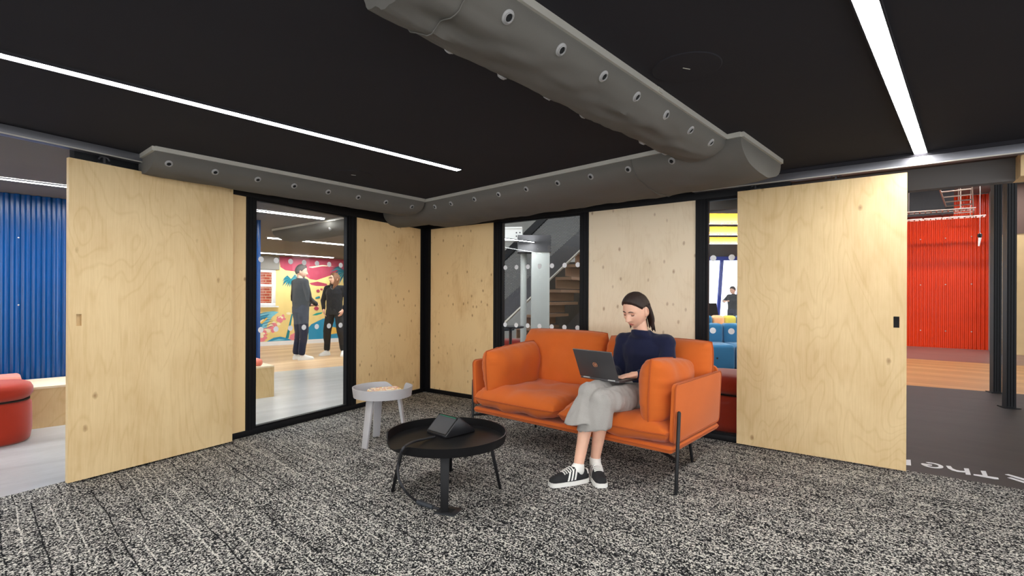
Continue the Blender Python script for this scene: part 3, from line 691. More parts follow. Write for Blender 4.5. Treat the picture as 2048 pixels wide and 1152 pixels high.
MB().tube([(0, 0, 3.7 - p.z), (0, 0, zc)], .004, 6).build('cord', M_['alu_pale'], pc); MB().lathe([(.02, zc - .05), (.035, zc - .02), (.03, zc + .02), (.01, zc + .03)], 12).build('ball', M_['metal_black'], pc, smooth=.6)
MB().tube([(0, 0, zc - .05), (-.02, 0, zc - .2)], [.022, .012], 8).build('toggle', M_['white'], pc)
CH = 3.7
for (p, ax, L_, lb) in ((FW.w(1.0, -1.6), g2, 2.2, 'unseen linear light under the high ceiling in front of the red wall'), (FW.w(.2, -4.4), g2, 2.6, 'unseen linear light added under the high corridor ceiling nearer the pod')):  # hidden above the bulkhead, put in to light the red corridor
    strip(p - ax * L_ / 2, p + ax * L_ / 2, M_['light_out'], lb, .08, z=CH)

# white lettering on the corridor floor, read from the other side -----------------
M_['letter'] = flat('white_floor_vinyl', C(226, 226, 228), .5, var=.02)
def letters(polys, name, label):
    r = empty(name, (0, 0, 0), 0, label, 'floor sign')
    for pl in polys:
        pts = [fp(1800 + x / 8.258, 880 + y / 8.258, -.0015) for x, y in pl]
        c = sum((p for p in pts), Vector()) / len(pts)
        MB().prism([(p.x - c.x, p.y - c.y) for p in pts], -.0005, .001).build('letter', M_['letter'], r, loc=(c.x, c.y, 0.0))
def arc(cx, cy, rx, ry, a0, a1, th, sk=.0, n=18):
    o = []; i = []
    for k in range(n + 1):
        a = rad(a0 + (a1 - a0) * k / n); X, Y = cos(a), sin(a)
        o.append((cx + rx * X + sk * ry * Y, cy + ry * Y + .16 * rx * X)); i.append((cx + (rx - th[0]) * X + sk * (ry - th[1]) * Y, cy + (ry - th[1]) * Y + .16 * (rx - th[0]) * X))
    return o + i[::-1]
letters([[(60, 328), (175, 331), (183, 424), (60, 412)],
         arc(532, 421, 186, 42, -125, 182, (78, 13), .0), [(352, 392), (372, 388), (530, 412), (528, 428), (440, 420)],
         [(1055, 470), (1135, 476), (1170, 580), (1088, 572)], [(1072, 540), (1078, 518), (1000, 513), (930, 500), (870, 475), (838, 436), (760, 428), (792, 470), (860, 505), (950, 528)],
         [(1332, 512), (1415, 518), (1452, 606), (1372, 598)], [(1212, 568), (1300, 576), (1620, 628), (1632, 652), (1560, 648), (1218, 586)],
         [(1732, 572), (1790, 568), (2140, 668), (2140, 700)], [(1772, 626), (1830, 622), (2140, 716), (2140, 744)]],
        'floor_lettering', 'white floor lettering on the dark vinyl at the carpet edge')

# stair hall -----------------------------------------------------------------------
FS = Frame((-.2, 9.2), rad(-32))
def shape(name, pts, y0, y1, mat, root): return MB().slab([FS.hit(px, py, 0) for px, py in pts], y0, y1).build(name, mat, root)
M_['perf'] = perforated('perforated_dark_sheet', C(58, 59, 60), .028, .31)
st = frame_empty('staircase', FS, label='dark steel staircase with perforated metal balustrade in the stair hall', cat='staircase')
shape('handrail_band', [(940, 588), (1001, 530), (1100, 433), (1180, 356), (1158, 356), (1080, 435), (1001, 511), (940, 570)][::-1], -.02, .03, M_['black'], st)
shape('balustrade_sheet', [(940, 588), (1001, 530), (1100, 433), (1200, 338), (1200, 425), (1091, 523), (1040, 573), (1001, 608), (940, 662)][::-1], .0, .004, M_['perf'], st)
shape('stringer', [(940, 662), (1001, 608), (1040, 573), (1091, 523), (1200, 425), (1200, 462), (1091, 566), (1001, 652), (940, 710)][::-1], -.02, .02, M_['dark_steel'], st)
shape('stringer_edge', [(1001, 652), (1091, 566), (1200, 462), (1200, 465), (1091, 569), (1001, 656)], -.03, .03, M_['alu_pale'], st)
M_['tread'] = flat('shaded_tan_tread', C(112, 84, 62), .6, var=.05)  # tan darkened in the colour for the shade on the stair
for k in range(9):
    px = 1040 + k * 19; x, z = FS.hit(px, 676 - k * 24.0, .5)
    if z < .08: continue
    MB().box((x, .02, z - .05), (x + .30, 1.15, z)).build('tread', M_['tread'], st); MB().box((x, .02, z - .2), (x + .015, 1.15, z - .05)).build('riser', M_['tread'], st)
shape('inner_stringer', [(1040, 700), (1091, 640), (1200, 520), (1200, 560), (1100, 690)], 1.15, 1.19, M_['dark_steel'], st)
cg = at(1081, 600, 7.7); w_ = 36 / F * 7.7
tag(MB().box((cg.x - w_ / 2, 7.7, 0), (cg.x + w_ / 2, 7.95, 1.9)).build('column_grey', M_['grey_paint'], None), kind='structure')
c2 = at(1047, 600, 8.0); tag(MB().lathe([(.05, 0), (.05, 2.0)], 24, c=(c2.x, c2.y, 0)).build('column_round', M_['grey_paint'], None, smooth=.5), kind='structure')
tag(MB().box((c2.x - .1, 7.68, 1.9), (cg.x + w_ / 2 + .02, 8.05, 2.16)).build('beam_dark', M_['dark_steel'], None), kind='structure')
bw = empty('beam', at(1020, 470, 8.6), rad(-8), kind='structure'); MB().box((-.9, -.06, -.11), (.22, .06, .10)).build('web', M_['white'], bw); MB().box((-.9, -.1, .10), (.22, .1, .125)).build('flange', M_['white'], bw)
for (x, z) in ((.12, .03), (.12, -.03), (.18, .03), (.18, -.03)): MB().lathe([(.012, 0), (.012, .01)], 12).build('bolt', M_['dark_steel'], bw, loc=(x, -.06, z), rot=(pi / 2, 0, 0))
tag(MB().box((-2.4, 12.6, 0), (3.3, 12.8, 3.69)).build('wall_hall', flat('mid_grey_wall', C(120, 120, 117), .7), None), kind='structure')
a, b = at(1001, 488, 7.0), at(1068, 499, 7.6); strip((a.x - .3, a.y - .2), b, M_['light_out'], 'slim linear light hanging in front of the stair', .04, z=2.05)
strip((-.6, 10.6), (3.0, 10.4), M_['light_out'], 'unseen linear light added behind the perforated stair balustrade', .08, z=3.7)  # added so the hall wall shows bright through the perforations
xa_ = FS.hit(1096, 600, 1.3)[0]
tag(MB().box((xa_, 1.3, 0), (xa_ + 1.5, 1.4, 1.9)).build('stair_dark_backing', flat('painted_stair_dark', C(46, 42, 39), .8), None, loc=FS.o, rot=(0, 0, FS.ang)), kind='structure')  # added panel, its brown stands for the dark behind the stair
def round_table(c, r_, h, label):
    o = empty('cafe_table', c, 0, label, 'table'); MB().lathe([(r_ - .01, h - .025), (r_, h - .018), (r_, h - .004), (r_ - .006, h)], 36).build('table_top', M_['table_black'], o, smooth=.5)
    MB().lathe([(.028, .02), (.022, .05), (.022, h - .03)], 16).build('pedestal', M_['metal_black'], o, smooth=.5); MB().lathe([(.19, 0), (.19, .008), (.05, .02)], 32).build('foot', M_['metal_black'], o, smooth=.5)
tp = at(1021, 652, 7.3); round_table((tp.x, tp.y, -.003), .20, tp.z, 'small round black cafe table by the stair')
tp = at(1006, 657, 8.6); round_table((tp.x, tp.y, -.003), .20, tp.z, 'second round black cafe table, behind the first by the stair')
for (px, Y, lb) in ((1016, 8.15, 'maroon pouf under the small cafe table'), (1066, 6.95, 'maroon pouf between the cafe table and the stair'), (990, 6.6, 'maroon pouf close to the glazed partition post')):
    q = at(px, 700, Y); pouf((q.x, q.y, -.003), .24, .22, 0, .38, .52, M_['maroon_fabric'], lb, 'maroon poufs in the stair hall')

# lounge beyond the narrow glazing ---------------------------------------------------
def modular(c, rz, cols, h_seat, h_back, depth, label, w=.60):
    r = empty('modular_sofa', c, rz, label, 'sofa', 'modular lounge sofas')
    for k, cm in enumerate(cols):
        x = (k - len(cols) / 2) * w
        rbox(MB(), (x + .003, -depth / 2, .02), (x + w - .003, depth / 2, h_seat), .06).build('seat_block', M_[cm], r, smooth=True)
        rbox(MB(), (x + .003, depth / 2 - .24, h_seat - .05), (x + w - .003, depth / 2 + .02, h_back), .07).build('back_block', M_[cm], r, smooth=True)
        MB().lathe([(.018, 0), (.014, .006)], 12).build('button', M_['metal_black'], r, loc=(x + w / 2, -depth / 2 + .002, .22), rot=(pi / 2, 0, 0))
q = fp(1438, 743); modular((q.x, q.y + .40, -.003), rad(-4), ['blue_fabric'] * 5, .44, .76, .80, 'petrol blue modular sofa of upholstered blocks')
q = at(1444, 640, 10.2); modular((q.x, q.y, -.003), rad(-4), ['blue_fabric', 'blue_fabric', 'blue_fabric', 'peach_fabric', 'yellow_fabric', 'blue_fabric', 'blue_fabric'], .46, .84, .8, 'modular sofa with narrow blue, peach and yellow blocks behind the petrol blue one', .24)
oc = at(1432, 620, 11.4); oc = empty('lounge_chair', (oc.x, oc.y, 0), rad(25), 'black sling chair with a tilted back in the far lounge', 'chair')
MB().box((-.24, -.02, .62), (.24, .02, 1.10)).build('backrest', M_['metal_black'], oc, rot=(rad(-12), 0, 0)); MB().box((-.24, -.48, .56), (.24, 0, .60)).build('seat', M_['metal_black'], oc)
for sx in (-.22, .22):
    for sy in (-.44, -.02): MB().tube([(sx, sy, 0), (sx, sy, .58)], .014, 8).build('leg', M_['metal_black'], oc)
M_['yellow'] = flat('yellow_steel_paint', C(196, 132, 16), .6, var=.04)
for k, (Y, py) in enumerate(((8.0, 441), (10.2, 464), (12.6, 483))):
    q = at(1445, py, Y); tag(MB().box((q.x - 1.2, Y - .08, q.z - .06), (q.x + 1.5, Y + .08, q.z + .1)).build('beam_yellow', M_['yellow'], None), kind='structure')
    strip((q.x - 1.2, Y - .12), (q.x + 1.5, Y - .12), M_['light_out'], ['linear light under the yellow beam above the blue sofa', 'linear light under the second yellow beam in the far lounge', 'linear light under the yellow beam closest to the bright windows'][k], .05, z=q.z - .062)
FQ = Frame((at(1445, 600, 16.0).x, 16.0), rad(-4))
t = NT('daylit_screen'); t.t.nodes.remove(t.p); v = t.coord()
lines = t.math('SINE', t.math('MULTIPLY', t.n('ShaderNodeSeparateXYZ', i_0=v).outputs[0], 75)); e = t.n('ShaderNodeEmission', i_Color=t.ramp(t.noise(v, 1.2, 3), [(.35, (.86, .90, 1, 1)), (.65, (1, 1, 1, 1))]), i_Strength=2.6); t.t.links.new(e.outputs[0], t.out.inputs[0])
w2 = frame_empty('window_2', FQ, kind='structure'); x0, zt = FQ.hit(1380, 521); x1, zb = FQ.hit(1560, 655)
MB().box((x0, .02, .3), (x1, .05, zt)).build('bright_pane', t.m, w2)
bm_ = flat('blue_frame_paint', C(44, 66, 168), .5)
for px in (1402, 1440, 1478, 1516):
    xa, z1 = FQ.hit(px, 521); xb_, _ = FQ.hit(px - 9, 655); MB().slab([(xb_, .3), (xb_ + .10, .3), (xa + .10, zt), (xa, zt)], -.05, .02).build('mullion', bm_, w2)
MB().box((x0, -.06, zt), (x1, .05, zt + .12)).build('head_rail', bm_, w2)
tag(MB().box((x0 - 3, .05, zt), (x1 + 6, .15, 3.69)).build('wall_lounge', M_['ceil_grey'], None, loc=FQ.o, rot=(0, 0, FQ.ang)), kind='structure')
# ------------------------------------------------------------------ sofa
SOFA = Frame((.597, 3.923), rad(-41))
def pillow(name, lx, ly, lz, mat, parent, loc, rot, seed, ex=4.0, pw=.45, n=30, wr=.013, pipe=True):
    def P(u, v, s):
        k = 1 - .05 * (u * u * v * v) ** 1.6
        t = (max(0, 1 - abs(u) ** ex) * max(0, 1 - abs(v) ** ex)) ** pw
        x, y = u * lx / 2 * k, v * ly / 2 * k
        q = Vector((x * 6, y * 6, seed + s)); dz = noise.noise(q) * wr * 1.8
        for (along, ed, o) in ((x, v, 3.1), (y, u, 7.7)):                 # gathers that run in from the seams
            e = max(0, (abs(ed) - .45) / .55); k = math.copysign(1, ed)
            dz += noise.noise(Vector((along * 30, abs(ed) * 1.3, seed + s + o + k * 5))) * wr * 1.25 * e * e + noise.noise(Vector((along * 62, abs(ed) * 1.1, seed + o - k * 9))) * wr * .5 * e ** 3
        return Vector((x, y, s * (lz / 2 * t + dz * min(1, t * 3))))
    m = MB(); g = [sin(pi / 2 * (-1 + 2 * i / n)) for i in range(n + 1)]
    for s in (1, -1): m.rings([[P(u, v, s) for v in g] for u in g], cap=False, close=False)
    me = m.mesh(name); bm = bmesh.new(); bm.from_mesh(me); bmesh.ops.remove_doubles(bm, verts=bm.verts, dist=1e-4); bmesh.ops.recalc_face_normals(bm, faces=bm.faces); bm.to_mesh(me); bm.free()
    me.polygons.foreach_set('use_smooth', [True] * len(me.polygons))
    o = link(name, me, mat, parent, loc, rot)
    if pipe:
        e = [(u, -1) for u in g] + [(1, v) for v in g[1:]] + [(u, 1) for u in g[::-1][1:]] + [(-1, v) for v in g[::-1][1:]]
        MB().tube([P(u, v, 1) * 1.004 for u, v in e], .0055, 7, cap=False).build('piping', M_['seam'], o, smooth=True)
    return o
def rrect(x0, x1, z0, z1, r, n=6):
    o = []
    for (cx, cz, a0) in ((x1 - r, z1 - r, 0), (x0 + r, z1 - r, pi / 2), (x0 + r, z0 + r, pi), (x1 - r, z0 + r, 1.5 * pi)):
        for k in range(n + 1): a = a0 + pi / 2 * k / n; o.append((cx + r * cos(a), cz + r * sin(a)))
    return o
sofa = frame_empty('sofa', SOFA, label='orange upholstered two-seat sofa with loose cushions and thin black legs', cat='sofa')
HW = .865
m = MB(); rbox(m, (-HW, -.405, .236), (HW, .43, .284), .022); bs = m.build('seat_base', M_['orange'], sofa, smooth=True)
MB().tube([(x, y, .262) for x, y in rrect(-HW - .002, HW + .002, -.407, .432, .03)] + [(HW + .002, .40, .262)], .005, 6, cap=False).build('piping', M_['seam'], bs, smooth=True)
for s in (-1, 1):                                    # arm panels
    poly = [(y, z) for y, z in rrect(-.395, .42, .300, .668, .035)]
    tilt = lambda y, z: s * (HW - .012 + .045 * (z - .3))
    m = MB(); n = len(poly)
    for (d0) in (0,):
        vs = [(tilt(y, z) - .016 * s, y, z) for y, z in poly] + [(tilt(y, z) + .014 * s, y, z) for y, z in poly]
        m.add(vs, [tuple(range(n)), tuple(range(2 * n - 1, n - 1, -1))] + [((i + 1) % n, i, n + i, n + (i + 1) % n) for i in range(n)])
    ap = m.build('arm_panel', M_['orange'], sofa, bevel=.006)
    MB().tube([(tilt(y, z) + .012 * s, y, z) for y, z in poly + poly[:1]], .0055, 7, cap=False).build('piping', M_['seam'], ap, smooth=True)
m = MB().slab(rrect(-HW + .01, HW - .01, .30, .70, .04), .415, .445); m.build('back_panel', M_['orange'], sofa, bevel=.006)
pillow('seat_cushion', .85, .80, .195, M_['orange'], sofa, (-.425, -.045, .378), (rad(1.5), 0, 0), 1.0, 5.5, .46, 44)
pillow('seat_cushion', .85, .80, .185, M_['orange'], sofa, (.425, -.045, .368), (rad(1.5), 0, 0), 3.0, 5.5, .46, 44)
pillow('back_cushion', .86, .52, .25, M_['orange'], sofa, (-.43, .285, .655), (rad(78), 0, 0), 5.0, 4.4, .46, 40)
pillow('back_cushion', .86, .50, .24, M_['orange'], sofa, (.432, .285, .645), (rad(78), 0, 0), 8.0, 4.4, .46, 40)
for s in (-1, 1):
    pillow('arm_cushion', .63, .42, .25, M_['orange'], sofa, (s * .700, -.095, .580), (pi / 2 - s * rad(0) , s * rad(5), pi / 2 + s * rad(2)), 11.0 + s, 3.6, .46, 40)
for s in (-1, 1):
    MB().tube([(s * (HW + .020), -.395, 0), (s * (HW + .030), -.375, .497), (s * (HW + .030), -.3745, .505)], [.0115, .0115, .006], 12).build('leg', M_['metal_black'], sofa, smooth=.7)
    MB().tube([(s * (HW - .135), .27, 0), (s * (HW - .155), .24, .236)], .0115, 12).build('leg', M_['metal_black'], sofa, smooth=.7)
    MB().tube([(s * (HW + .022), -.388, .205), (s * (HW - .16), -.30, .228)], .011, 6).build('leg_bracket', M_['metal_black'], sofa)

# ------------------------------------------------------------------ tray tables
def around_table(name, c, R, h, rim, legs, lr0, lr1, lw, mat, notch, label, group=None, span=38):
    r = empty(name, c, 0, label, 'table', group)
    n = 96; z0 = h - rim; rs = []; 
    def hf(a):
        d = math.degrees((a - notch + pi) % (2 * pi) - pi)
        if d < -span / 2 or d > span / 2 + 26: return 1.0
        if d < -span / 2 + 7: return 1 - .93 * ((d + span / 2) / 7) ** 2      # blunt end
        if d > span / 2 - 4: k = (d - span / 2 + 4) / 30; return .07 + .93 * (3 * k * k - 2 * k ** 3)
        return .07
    for j in range(n):
        a = 2 * pi * j / n; k = hf(a); ri, ro = R - .016, R - .010; e = Vector((cos(a), sin(a), 0))
        zt = z0 + .006 + (rim - .006) * k
        rs.append([e * ri + Vector((0, 0, z0 + .006)), e * (ri + .007 * k) + Vector((0, 0, zt)), e * (ro + .010 * k) + Vector((0, 0, zt)), e * ro + Vector((0, 0, z0))])
    m = MB(); m.rings(rs + rs[:1], cap=False, close=True); m.build('tray_rim', mat, r, smooth=.8)
    MB().lathe([(R - .03, z0 - .004), (R - .011, z0), (R - .011, z0 + .006)], 72).build('tray_floor', mat, r, smooth=.6)
    for a in legs:
        a = rad(a); d = Vector((cos(a), sin(a), 0)); t = Vector((-sin(a), cos(a), 0)); rg = []
        for (rr, z, w, th) in ((lr0, z0 - .002, lw * 1.15, .024), (lr1, 0.0, lw * .92, .018)):
            p = d * rr + Vector((0, 0, z)); rg.append([p - t * w / 2 - d * th / 2, p + t * w / 2 - d * th / 2, p + t * w / 2 + d * th / 2, p - t * w / 2 + d * th / 2])
        MB().rings(rg).build('leg', mat, r, bevel=.003)
    return r
CT = Vector((-.40, 3.10, 0)); CTZ = .318
around_table('coffee_table', CT, .372, .366, .054, (-85, 5, 95, 184), .265, .332, .046, M_['table_black'], rad(202), 'large low round black tray table with a tablet on it')
ST = Vector((-1.062, 4.109, 0))
around_table('side_table', ST, .242, .462, .076, (240, 120, 0), .135, .195, .062, M_['table_grey'], rad(62), 'small pale grey round tray table by the glazed partition', span=26)
# printed papers on the pale table
def printed(name, base, ink, sc):
    t = NT(name); v = t.coord(); w = t.n('ShaderNodeTexVoronoi', i_Vector=v, i_Scale=sc).outputs['Color']; s = t.n('ShaderNodeSeparateColor', i_0=w).outputs[0]
    t.col(t.ramp(s, [(0, base), (.45, base), (.46, ink), (.72, ink), (.73, C(236, 190, 90)), (1, C(250, 240, 226))], 'CONSTANT')); t.rough(.4); return t.m
pz = .462 - .076 + .006
for k, (dx, dy, w, d, a, h0, th, mt, lb) in enumerate(((-.005, -.035, .19, .14, 20, 0, .018, flat('yellow_print', C(226, 206, 54), .5), 'yellow-covered booklet at the bottom of the pile on the pale side table'),
        (-.015, .0, .22, .165, 12, .018, .018, printed('pink_print', C(246, 238, 224), C(216, 120, 110), 60), 'patterned booklet in the middle of the pile on the pale side table'),
        (.02, .02, .22, .16, 28, .036, .012, printed('red_print', C(246, 236, 216), C(206, 110, 130), 80), 'pink and cream patterned booklet lying on top of the pile'))):
    o = empty('booklet', (ST.x + dx, ST.y + dy, pz + h0), rad(a), lb, 'booklet', 'booklets on the pale side table')
    MB().box((-w / 2 + .002, -d / 2 + .002, .001), (w / 2 - .002, d / 2 - .002, th - .001)).build('pages', M_['white'], o)
    MB().box((-w / 2, -d / 2, th - .001), (w / 2, d / 2, th)).build('cover', mt, o); MB().box((-w / 2, -d / 2, 0), (w / 2, d / 2, .001)).build('back_cover', mt, o)
# wedge-shaped conference tablet
F1 = fp(872, 872, CTZ); wdv = Vector((.72, -.69, 0)); TA = Frame((F1.x, F1.y), atan2(wdv.y, wdv.x))
tb = empty('conference_tablet', (F1.x, F1.y, CTZ + .0005), TA.ang, 'black wedge-shaped touch tablet standing on the black table', 'tablet')
PR = [(0, .0), (0, .016), (.105, .112), (.118, .112), (.245, .014), (.245, 0)]
m = MB(); hw = .098; n = len(PR)
vs = [(-hw, y, z) for y, z in PR] + [(hw, y, z) for y, z in PR]
m.add(vs, [tuple(range(n)), tuple(range(2 * n - 1, n - 1, -1))] + [((i + 1) % n, i, n + i, n + (i + 1) % n) for i in range(n)]); m.build('wedge_housing', flat('satin_black_plastic', C(28, 28, 31), .35), tb, bevel=.004)
dv = Vector((0, .105, .096)).normalized(); nv = Vector((0, -dv.z, dv.y)); b0 = Vector((0, 0, .016))
def quad(name, x0, x1, s0, s1, lift, mat, th=.0012):
    ps = [b0 + Vector((x, 0, 0)) + dv * s + nv * lift for x, s in ((x0, s0), (x1, s0), (x1, s1), (x0, s1))]
    MB().add([p for p in ps] + [p - nv * th for p in ps], [(0,1,2,3),(7,6,5,4),(0,4,5,1),(1,5,6,2),(2,6,7,3),(3,7,4,0)]).build(name, mat, tb)
quad('screen_bezel', -.094, .094, .004, .138, .0035, M_['hole'])
quad('screen', -.088, .088, .010, .126, .0042, flat('dim_screen', C(74, 74, 76), .18, var=.02))
quad('status_bar', -.080, .080, .128, .135, .0042, flat('green_screen_bar', C(20, 92, 66), .3))
# its cable, over the table's lip to the floor
def crom(P, n=8):
    P = [Vector(p) for p in P]; P = [P[0] * 2 - P[1]] + P + [P[-1] * 2 - P[-2]]; o = []
    for i in range(1, len(P) - 2):
        for k in range(n):
            t = k / n; a, b, c, d = P[i - 1], P[i], P[i + 1], P[i + 2]
            o.append(.5 * ((2 * b) + (c - a) * t + (2 * a - 5 * b + 4 * c - d) * t * t + (3 * b - a - 3 * c + d) * t ** 3))
    return o + [P[-2]]
cb0 = fp(870, 873, CTZ + .010)
cpts = [cb0, fp(850, 878, CTZ + .014), fp(826, 884, .352), fp(806, 897, .372), at(797, 925, 2.83), at(797.5, 955, 2.80), at(810, 981, 2.80), fp(831, 1001, .014), fp(856, 1011.5, .010), fp(880, 1018, .010)]
cc = empty('power_cable', cpts[-1].xy.to_3d(), 0, 'black cable hanging from the tablet over the table edge to the floor', 'cable')
off = cpts[-1].xy.to_3d()
MB().tube([p - off for p in crom(cpts)], .0075, 10).build('lead', flat('black_rubber', C(34, 34, 38), .55), cc, smooth=True)
MB().tube([fp(836, 1003.5, .014) - off, fp(866, 1014.5, .012) - off], [.015, .013], 8).build('inline_plug', flat('dark_grey_rubber', C(52, 56, 62), .6), cc, smooth=.7)
fs = fp(893, 1030); o = empty('floor_outlet', fs, rad(-20), 'small black floor outlet plate at the foot of the black table', 'floor outlet')
MB().box((-.075, -.01, 0), (.05, .10, .006)).build('cover_plate', flat('dark_plate', C(46, 48, 52), .5, .2), o, bevel=.002)
MB().box((-.05, .02, .006), (.02, .07, .0075)).build('lid', M_['hole'], o)
# ------------------------------------------------------------------ people
M_['skin'] = flat('skin', C(226, 176, 150), .5, var=.05, scale=14)
M_['skin'].node_tree.nodes['Principled BSDF'].inputs['Subsurface Weight'].default_value = .08
M_['shaded_skin'] = flat('shaded_skin', C(196, 138, 114), .5)  # skin darkened to put shade on the eyelids and in the ears
M_['lips'] = flat('lips', C(196, 116, 104), .45, var=.04)
M_['brow'] = flat('brow_hair', C(44, 30, 26), .7)
M_['eye_white'] = flat('eye_white', C(225, 222, 218), .3)
M_['hair_dark'] = strands('dark_brown_hair', C(42, 29, 25))
M_['hair_brown'] = strands('brown_hair', C(104, 68, 44), .25)
M_['hair_grey'] = strands('greying_hair', C(70, 62, 58), .25)
M_['navy'] = fabric('navy_knit', C(22, 26, 52), .9, .10, 500, .3, .12)
M_['blackwool'] = fabric('black_knit', C(24, 25, 30), .9, .10, 500, .3, .15)
M_['denim'] = fabric('dark_denim', C(34, 38, 58), .85, .12, 500, .3, .1)
M_['greycloth'] = fabric('grey_corduroy', C(158, 154, 149), .9, .09, 260, .4, .15)
M_['shoe_black'] = flat('black_suede', C(28, 28, 30), .85, var=.1, scale=40)
M_['shoe_white'] = flat('white_leather', C(228, 226, 220), .45, var=.03)
g_ = lambda d, s: math.exp(-(d * d) / (2 * s * s))
def head_pt(th, ph):
    dx, dy, dz = sin(th) * sin(ph), -sin(th) * cos(ph), cos(th)
    low = max(0, -dz)
    x = .0745 * math.copysign(abs(dx) ** .92, dx) * (1 - .34 * low ** 2.0); z = .118 * dz
    if dy < 0: y = -.088 * abs(dy) ** .78 * (1 - .05 * low ** 3)
    else: y = .102 * dy * (1 - .48 * low ** 1.4)
    if dy < .1:
        f = min(1, max(0, (.1 - dy) / .35))
        ax = abs(x); d = 0
        if -.058 < z < .02:
            k = (.016 - z) / .056; k = max(0, min(1, k)); tipf = 1 if z > -.042 else max(0, 1 - (-.042 - z) / .014)
            d += .027 * k ** 1.25 * tipf * g_(x, .008 + .005 * k)
            d += .007 * tipf * g_(ax - .013, .006) * g_(z + .041, .008)
        d -= .0105 * g_(ax - .030, .016) * g_(z - .002, .011)
        d += .0045 * g_(ax - .030, .020) * g_(z - .020, .007)
        d += .004 * g_(ax - .044, .016) * g_(z + .024, .016)
        d += .0065 * g_(x, .019) * g_(z + .0665, .0045) + .0075 * g_(x, .016) * g_(z + .0755, .0048) - .0035 * g_(x, .022) * g_(z + .0708, .0020)
        d -= .004 * g_(x, .018) * g_(z + .086, .006); d += .0075 * g_(x, .017) * g_(z + .101, .012)
        y -= d * f
    return Vector((x, y, z))
def head_parts(skin_i, lip_i, eyes, S):
    """mesh data of the head in its own axes (face towards -y), to be joined with the body's skin"""
    m = MB(); m.m = skin_i; nu, nv = 120, 92; rs = []
    for i in range(nv):
        th = .02 + (pi - .04) * i / (nv - 1); rs.append([head_pt(th, 2 * pi * j / nu) * S for j in range(nu)])
    m.rings(rs)
    for fi, f in enumerate(m.f):
        c = sum((Vector(m.v[i]) for i in f), Vector()) / len(f) / S
        if c.y < -.05 and ((c.x / .0225) ** 2 + ((c.z + .0712) / .0088) ** 2) < 1: m.mi[fi] = lip_i
    for s in (-1, 1):
        Me = Matrix.Rotation(s * rad(-18), 3, 'Z')
        m.ellipsoid(Vector((s * .077, .016, -.006)) * S, Vector((.008, .019, .033)) * S, Me, 16, 10)
        m.ellipsoid(Vector((s * .0745, .008, -.030)) * S, Vector((.006, .009, .012)) * S, None, 10, 8)
        m.m = 2; m.ellipsoid(Vector((s * .0822, .0175, -.004)) * S, Vector((.0035, .0105, .021)) * S, Me, 14, 8); m.m = skin_i  # darker spot stands in for the shaded hollow of the ear
        if eyes: m.m = 2; m.ellipsoid(Vector((s * .030, -.0682, .0005)) * S, Vector((.0155, .0122, .0100)) * S, None, 16, 10); m.m = skin_i
    return m
def face_y(x, z):
    best = None
    for i in range(20, 80):
        for j in range(-24, 25):
            p = head_pt(.02 + (pi - .04) * i / 91, 2 * pi * j / 120); d = (p.x - x) ** 2 + (p.z - z) ** 2
            if best is None or d < best[0]: best = (d, p.y)
    return best[1]
def hair_cap(S, keep, vol=.014):
    m = MB(); nu, nv = 180, 140; rs = []
    for i in range(nv):
        th = .02 + (pi - .04) * i / (nv - 1); r = []
        for j in range(nu):
            p = head_pt(th, 2 * pi * j / nu); n_ = Vector((p.x / .0745 ** 2, p.y / .098 ** 2, p.z / .118 ** 2)).normalized()
            k = max(-1, min(1, keep(p) / .014)); k = (k + 1) / 2; k = k * k * (3 - 2 * k)
            st = noise.noise(Vector((p.x * 90, p.z * 14, p.y * 30))) * .0022
            r.append((p + n_ * (-.012 + (.012 + vol + st) * k)) * S)
        rs.append(r)
    m.rings(rs); return m
def hand(m, w, d, up, side, curl=.5, S=1.0):
    """w wrist, d towards the fingers, up the back of the hand, side = direction of the thumb."""
    d = d.normalized(); up = (up - d * up.dot(d)).normalized(); s = d.cross(up); s = s if s.dot(side) > 0 else -s
    pal = w + d * .050 * S
    m.ellipsoid(pal, (1, 1, 1), Matrix((s * .041 * S, d * .055 * S, up * .0155 * S)).transposed(), 16, 10)
    m.capsule(w - d * .02 * S, w + d * .03 * S, .0235 * S, .024 * S)
    for k, (o, L) in enumerate(((.028, .068), (.0095, .077), (-.0095, .071), (-.027, .055))):
        a = w + d * (.088 - abs(o - .005) * .25) * S + s * o * S
        c1 = curl * .6; p1 = a + (d * cos(c1) - up * sin(c1) + s * o * 1.6) * L * .48 * S
        c2 = c1 + curl * .9; p2 = p1 + (d * cos(c2) - up * sin(c2)) * L * .30 * S; c3 = c2 + curl * .5; p3 = p2 + (d * cos(c3) - up * sin(c3)) * L * .22 * S
        m.capsule(a, p1, .0088 * S, .0082 * S, 10); m.capsule(p1, p2, .0082 * S, .0074 * S, 10); m.capsule(p2, p3, .0074 * S, .0064 * S, 10)
    t0 = w + d * .022 * S + s * .022 * S; t1 = t0 + (d * .7 + s * .62 - up * .25).normalized() * .042 * S; t2 = t1 + (d * .9 + s * .15 - up * .3).normalized() * .032 * S
    m.capsule(t0, t1, .0125 * S, .0098 * S, 10); m.capsule(t1, t2, .0098 * S, .0075 * S, 10)
def loft(m, secs, n=28, e=2.3):
    """sections: (centre, half width along x, half depth along y) stacked"""
    rs = []
    for c, rx, ry in secs:
        c = Vector(c); rs.append([c + Vector((rx * math.copysign(abs(cos(2 * pi * j / n)) ** (2 / e), cos(2 * pi * j / n)), ry * math.copysign(abs(sin(2 * pi * j / n)) ** (2 / e), sin(2 * pi * j / n)), 0)) for j in range(n)])
    return m.rings(rs)
def wrinkle(me, amp, freq, seed=0, zs=1.0):
    me.update()
    nn = [v.normal.copy() for v in me.vertices]
    for v, n_ in zip(me.vertices, nn):
        q = Vector((v.co.x, v.co.y, v.co.z * zs)) * freq + Vector((seed, seed, seed)); v.co += n_ * (noise.noise(q) * .65 + noise.noise(q * 2.3) * .35) * amp
